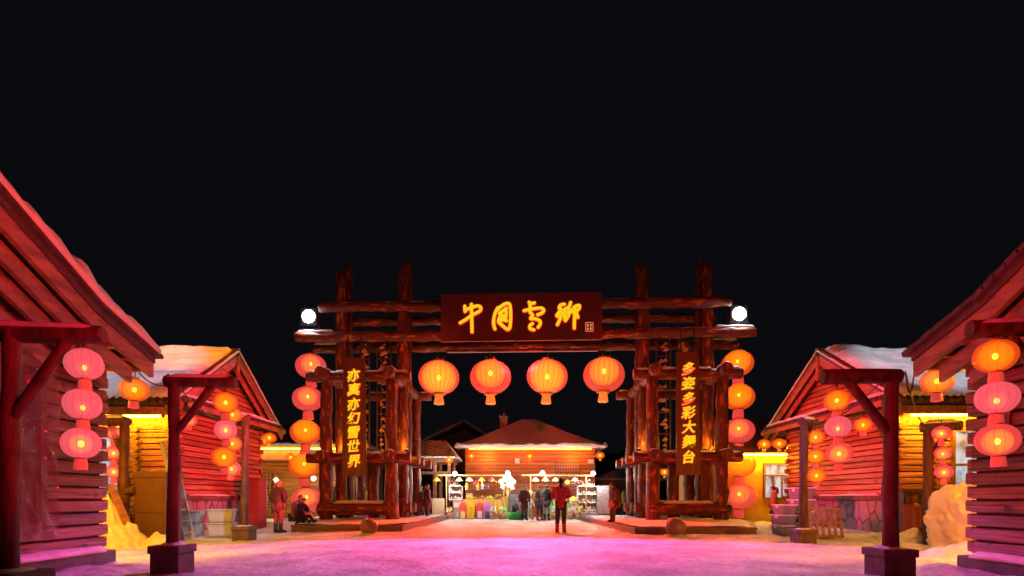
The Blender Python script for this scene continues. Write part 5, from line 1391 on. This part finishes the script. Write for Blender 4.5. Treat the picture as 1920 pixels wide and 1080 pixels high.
def person(loc, rz, H, label, coat, legs, boots, head, pose=None, hair=None, coat_len=.42, head_turn=0, hood=False):
    """joints in units of height; the figure faces -y before rz. pose overrides joints."""
    J = dict(pel=(0,0,.51), wai=(0,0,.60), che=(0,0,.74), nek=(0,.005,.845), hd=(0,-.01,.925),
             sl=(.105,0,.805), sr=(-.105,0,.805), el=(.145,.01,.64), er=(-.145,.01,.64), hl=(.14,-.06,.50), hr_=(-.14,-.06,.50),
             pl=(.052,0,.50), pr=(-.052,0,.50), kl=(.058,-.01,.28), kr=(-.058,-.01,.28), al=(.062,.01,.05), ar=(-.062,.01,.05), tl=(.07,-.10,.02), tr=(-.07,-.10,.02))
    if pose: J.update(pose)
    V = {k: Vector(v)*H for k, v in J.items()}
    t = thing('person', loc, label, 'person', None, rz)
    # body: one continuous surface with head, face, arms, legs, hands
    names = ['pel','wai','che','nek','hd','sl','el','hl','sr','er','hr_','pl','kl','al','tl','pr','kr','ar','tr']
    rad = dict(pel=.070,wai=.065,che=.075,nek=.028,hd=.03,sl=.035,el=.024,hl=.017,sr=.035,er=.024,hr_=.017,pl=.05,kl=.033,al=.024,tl=.02,pr=.05,kr=.033,ar=.024,tr=.02)
    E = [('pel','wai'),('wai','che'),('che','nek'),('nek','hd'),('che','sl'),('sl','el'),('el','hl'),('che','sr'),('sr','er'),('er','hr_'),('pel','pl'),('pl','kl'),('kl','al'),('al','tl'),('pel','pr'),('pr','kr'),('kr','ar'),('ar','tr')]
    vs, fs = skin_mesh([V[n] for n in names], [(names.index(a), names.index(b)) for a, b in E], [rad[n]*H for n in names])
    mb = MB(); mb.add(vs, fs, 0, True)
    up = (V['hd']-V['nek']).normalized()
    Rh = Matrix.Rotation(head_turn, 4, 'Z')
    fr = Rh @ Vector((0,-1,0)); fr = (fr - up*fr.dot(up)).normalized(); sd = up.cross(fr)
    hc = V['hd'] + up*.005*H; hrx = .043*H
    hb_ = MB(); hb_.ball((0,0,0), 1, 0, 16)
    Mh = Matrix.Translation(hc) @ Matrix((sd, -fr, up)).transposed().to_4x4()
    hb_.v = [(x*hrx*(1-.12*max(0,-z)), y*hrx*1.15, z*hrx*1.42) for x, y, z in hb_.v]; mb.merge(hb_, Mh)
    fb = MB(); fb.ball((0,-hrx*1.16,-hrx*.15), hrx*.20, 0, 7, sc=(.8,1,1.4)); fb.ball((hrx*1.0,0,-hrx*.05), hrx*.25, 0, 7, sc=(.4,.8,1.3)); fb.ball((-hrx*1.0,0,-hrx*.05), hrx*.25, 0, 7, sc=(.4,.8,1.3))
    for q in (-1, 1): fb.ball((q*hrx*.40,-hrx*1.05,hrx*.12), hrx*.11, 1, 6, sc=(1.4,.6,.8))
    fb.ball((0,-hrx*1.02,-hrx*.62), hrx*.2, 1, 6, sc=(1.5,.5,.35)); mb.merge(fb, Mh)
    for hnd, elb, sg in (('hl','el',1),('hr_','er',-1)):
        d = (V[hnd]-V[elb]).normalized(); x = d.cross(Vector((0,-1,.2))).normalized(); y = d.cross(x)
        p = V[hnd]; mb.tube([p-d*.01*H, p+d*.02*H, p+d*.045*H], [.016*H,.021*H,.018*H], 8, flat=(1,1,1))
        for k, L in enumerate((.040,.047,.044,.034)):
            a = p + d*.042*H + x*(k-1.5)*.0095*H
            mb.tube([a, a+d*L*.5*H+y*.004*H, a+d*L*.95*H+y*.016*H], [.0058*H,.0052*H,.004*H], 6)
        a = p + d*.012*H - x*.018*H; mb.tube([a, a-x*.014*H+d*.018*H, a-x*.014*H+d*.038*H+y*.008*H], [.0065*H,.006*H,.0045*H], 6)
    mb.build('body', [SK, EYE], t)
    # trousers
    nm = ['pel','pl','kl','al','pr','kr','ar']; rr = dict(pel=.088,pl=.066,kl=.046,al=.034,pr=.066,kr=.046,ar=.034)
    ED = [('pel','pl'),('pl','kl'),('kl','al'),('pel','pr'),('pr','kr'),('kr','ar')]
    vs, fs = skin_mesh([V[n] for n in nm], [(nm.index(a), nm.index(b)) for a, b in ED], [rr[n]*H for n in nm]); mb = MB(); mb.add(vs, fs, 0, True); mb.build('trousers', c('legs'+str(legs), legs), t)
    # boots
    for s_ in ('l','r'):
        k, a, to = V['k'+s_], V['a'+s_], V['t'+s_]
        sh = a.lerp(k, .55); foot = (to-a); 
        mb = MB(); mb.tube([sh, a.lerp(k,.25), a, a+Vector((0,0,-.035*H))], [.040*H,.036*H,.036*H,.036*H], 12)
        f2 = foot*1.15; mb.tube([a-foot*.25+Vector((0,0,-.015*H)), a+Vector((0,0,-.018*H)), a+f2*.6+Vector((0,0,-.006*H)), a+f2], [.026*H,.034*H,.033*H,.020*H], 12)
        mb.build('boot', c('boots'+str(boots), boots), t)
    # padded coat
    hem = V['pel'].lerp((V['kl']+V['kr'])/2, (.51-coat_len)/.23) if coat_len < .51 else V['pel']
    nm = ['hem','pel','wai','che','col','sl','el','wl','sr','er','wr']
    VV = dict(V); VV['hem'] = hem; VV['col'] = V['che'].lerp(V['nek'], .85); VV['wl'] = V['el'].lerp(V['hl'], .92); VV['wr'] = V['er'].lerp(V['hr_'], .92)
    rr = dict(hem=(.125,.095),pel=(.122,.095),wai=(.108,.088),che=(.115,.090),col=(.058,.055),sl=.058,el=.046,wl=.034,sr=.058,er=.046,wr=.034)
    ED = [('hem','pel'),('pel','wai'),('wai','che'),('che','col'),('che','sl'),('sl','el'),('el','wl'),('che','sr'),('sr','er'),('er','wr')]
    vs, fs = skin_mesh([VV[n] for n in nm], [(nm.index(a), nm.index(b)) for a, b in ED], [tuple(q*H for q in rr[n]) if isinstance(rr[n], tuple) else rr[n]*H for n in nm])
    mb = MB(); mb.add(vs, fs, 0, True); mb.tube([VV['col']-up*.01*H, VV['col']+up*.035*H], [.058*H,.050*H], 12, cap=True)
    cm = pm('coat'+str(coat), tuple(x*.7 for x in coat), coat, (4,4,16), .6, .6, bdist=.04); mb.build('coat', cm, t)
    # hat, hood or hair
    hb2 = MB()
    hb2.ball((0,0,0), 1, 0, 16, .06)
    low = -.75 if (hair or hood) else -.05
    hb2.v = [(x*hrx*1.2, (y*1.28*hrx if y > 0 else y*1.22*hrx), z*hrx*1.55) for x, y, z in hb2.v]
    # open the front so that the face shows
    keep = []
    for f in hb2.f:
        cxx = sum(hb2.v[i][0] for i in f)/len(f); cy_ = sum(hb2.v[i][1] for i in f)/len(f); cz = sum(hb2.v[i][2] for i in f)/len(f)
        if cz > low*hrx and not (cy_ < -.25*hrx and cz < .55*hrx): keep.append(f)
    hb2.f = keep; hb2.m = [0]*len(keep); hb2.sm = [True]*len(keep)
    o = MB(); o.merge(hb2, Mh)
    if not (hair or hood):
        b3 = MB(); b3.lathe([(hrx*1.2,.42*hrx),(hrx*1.3,.45*hrx),(hrx*1.3,.80*hrx),(hrx*1.15,.85*hrx)], 18, sy=1.08); b3.ball((0,0,hrx*1.65), hrx*.42, 0, 9, .2); o.merge(b3, Mh)
    if hair:
        b3 = MB(); b3.tube([(0,hrx*1.0,hrx*.4),(0,hrx*1.55,-hrx*.6),(0,hrx*1.5,-hrx*2.2),(0,hrx*1.3,-hrx*3.0)], [hrx*.75,hrx*.8,hrx*.6,hrx*.2], 10); o.merge(b3, Mh)
    o.build('hair' if hair else 'hood' if hood else 'hat', c('head'+str(head), head), t)
    return t
red = (.78,.05,.055); dk = (.035,.03,.04); black = (.018,.016,.02)
person((px(1052,15.9), 15.9, 0), R(172), 1.66, 'person in a red padded jacket, dark trousers and red boots alone in the square', red, (.06,.02,.03), (.70,.08,.05), black, hair=True, coat_len=.44, pose=dict(hl=(.06,-.13,.66), hr_=(-.05,-.13,.67), el=(.165,-.01,.66), er=(-.165,-.01,.66), kl=(.062,0,.28), kr=(-.05,.0,.28), al=(.072,.01,.05), ar=(-.058,.02,.05)))
person((px(522,16.2), 16.2, 0), R(160), 1.60, 'person in a lilac hat and dark puffer coat standing left of the gate', (.10,.045,.06), (.30,.05,.06), black, (.62,.34,.58), coat_len=.36, pose=dict(er=(-.17,.01,.66), hr_=(-.10,-.05,.55), el=(.16,.02,.65), hl=(.11,-.07,.53)))
# bending woman and sitting child at the plinth corner
person((px(553,18.3), 18.3, 0), R(75), 1.58, 'person in a violet coat crouching at the corner of the left plinth', (.36,.14,.34), black, black, (.40,.07,.10), hood=True, coat_len=.30,
       pose=dict(pel=(0,.02,.26), wai=(0,-.02,.36), che=(0,-.07,.50), nek=(0,-.10,.60), hd=(0,-.13,.67), sl=(.10,-.08,.56), sr=(-.10,-.08,.56), el=(.13,-.18,.44), er=(-.13,-.18,.44), hl=(.08,-.28,.38), hr_=(-.08,-.28,.38), pl=(.055,.02,.25), pr=(-.055,.02,.25), kl=(.09,-.20,.24), kr=(-.09,-.18,.20), al=(.08,-.10,.05), ar=(-.07,-.05,.05), tl=(.09,-.20,.02), tr=(-.08,-.15,.02)))
sit = dict(pel=(0,.05,.16), wai=(0,.04,.27), che=(0,.0,.42), nek=(0,-.02,.53), hd=(0,-.06,.62), sl=(.10,0,.49), sr=(-.10,0,.49), el=(.14,-.06,.36), er=(-.14,-.06,.36), hl=(.07,-.17,.30), hr_=(-.07,-.17,.30), pl=(.055,.04,.15), pr=(-.055,.04,.15), kl=(.09,-.19,.20), kr=(-.09,-.19,.20), al=(.085,-.36,.05), ar=(-.085,-.38,.05), tl=(.09,-.44,.09), tr=(-.09,-.46,.09))
person((px(571,18.3), 18.1, .20), R(60), 1.25, 'child in black sitting on the corner of the left plinth', black, black, black, (.03,.015,.02), hood=True, coat_len=.50, pose=sit)
t = thing('snow_tub', (px(968,26.2), 25.6, 0), 'green plastic sled tub with a child sitting in it', 'sled')
mb = MB(); mb.lathe([(.34,.02),(.40,.06),(.43,.38),(.40,.38),(.36,.10),(0,.09)], 24, sy=.8); mb.build('tub', c('green_plastic', (.03,.42,.08), .35), t); mb = MB(); mb.tube([(.42,-.1,.30),(.7,-.3,.04)], .012, 5); mb.build('rope', c('wht', (.78,.74,.70)), t)
person((px(966,26.2), 25.62, .10), R(62), 1.28, 'child in black with a red hat sitting in the green sled tub', black, black, (.04,.04,.05), (.60,.06,.06), coat_len=.50, pose=sit)
person((px(983,25.4), 25.4, 0), R(15), 1.68, 'tall person in a long dark brown coat standing beside the green tub', (.10,.035,.035), (.09,.03,.03), dk, (.06,.025,.02), hood=True, coat_len=.26)
person((px(1011,25.0), 25.0, 0), R(40), 1.64, 'person in a grey and black jacket with burgundy hat and brown boots at the stalls', (.14,.14,.16), (.04,.04,.05), (.22,.07,.05), (.32,.08,.09), pose=dict(hl=(.05,-.14,.66), hr_=(-.06,-.14,.64), el=(.15,-.03,.66), er=(-.15,-.03,.66), kl=(.09,-.02,.28), al=(.11,.01,.05), tl=(.13,-.09,.02)))
person((px(1025,25.5), 25.5, 0), R(150), 1.70, 'person in a black coat and pale trousers standing behind the grey jacket', black, (.34,.36,.42), dk, black, hood=True, coat_len=.34)
person((px(1154,19.3), 19.3, 0), R(-60), 1.66, 'person in a dark coat leaning with a foot up on the right plinth', (.05,.035,.045), (.13,.03,.03), dk, black, hood=True, coat_len=.42,
       pose=dict(kl=(.06,-.17,.40), al=(.06,-.16,.17), tl=(.07,-.26,.145), che=(0,-.03,.73), nek=(0,-.06,.83), hd=(0,-.09,.90), sl=(.10,-.05,.79), sr=(-.10,-.05,.79), hl=(.08,-.17,.52), el=(.14,-.06,.64)))
person((px(789,25.2), 25.2, 0), R(20), 1.66, 'person in black standing at the left edge of the stalls', (.03,.03,.04), (.05,.03,.03), dk, black, hood=True, coat_len=.34)
person((px(801,24.8), 24.8, 0), R(120), 1.72, 'long haired person in a maroon coat beside the cream board', (.16,.035,.04), (.16,.03,.03), dk, (.14,.07,.02), hair=True, coat_len=.28, pose=dict(el=(.15,-.05,.66), hl=(.10,-.15,.58)))
person((px(684,27.4), 27.4, 0), R(-20), 1.66, 'person in a yellow hooded coat seen through the left pylon', (.60,.38,.05), dk, dk, (.60,.38,.05), hood=True, coat_len=.34)
person((px(698,26.9), 26.9, 0), R(170), 1.64, 'black haired person in an orange coat seen through the left pylon', (.45,.17,.10), dk, dk, black, hair=True)
person((px(623,27.2), 27.2, 0), R(-60), 1.66, 'person in a dark coat and red hat seen through the left pylon', dk, dk, dk, (.5,.07,.05))
person((px(1468,17.6), 18.2, -.12), R(-120), 1.60, 'long-haired person in an ochre coat by the lit window of the plastered house', (.34,.24,.04), dk, dk, (.09,.04,.015), hair=True)
person((px(1169,32), 32, 0), R(60), 1.64, 'person in a bright yellow jacket far right of the stalls', (.65,.55,.04), dk, dk, black, hood=True)
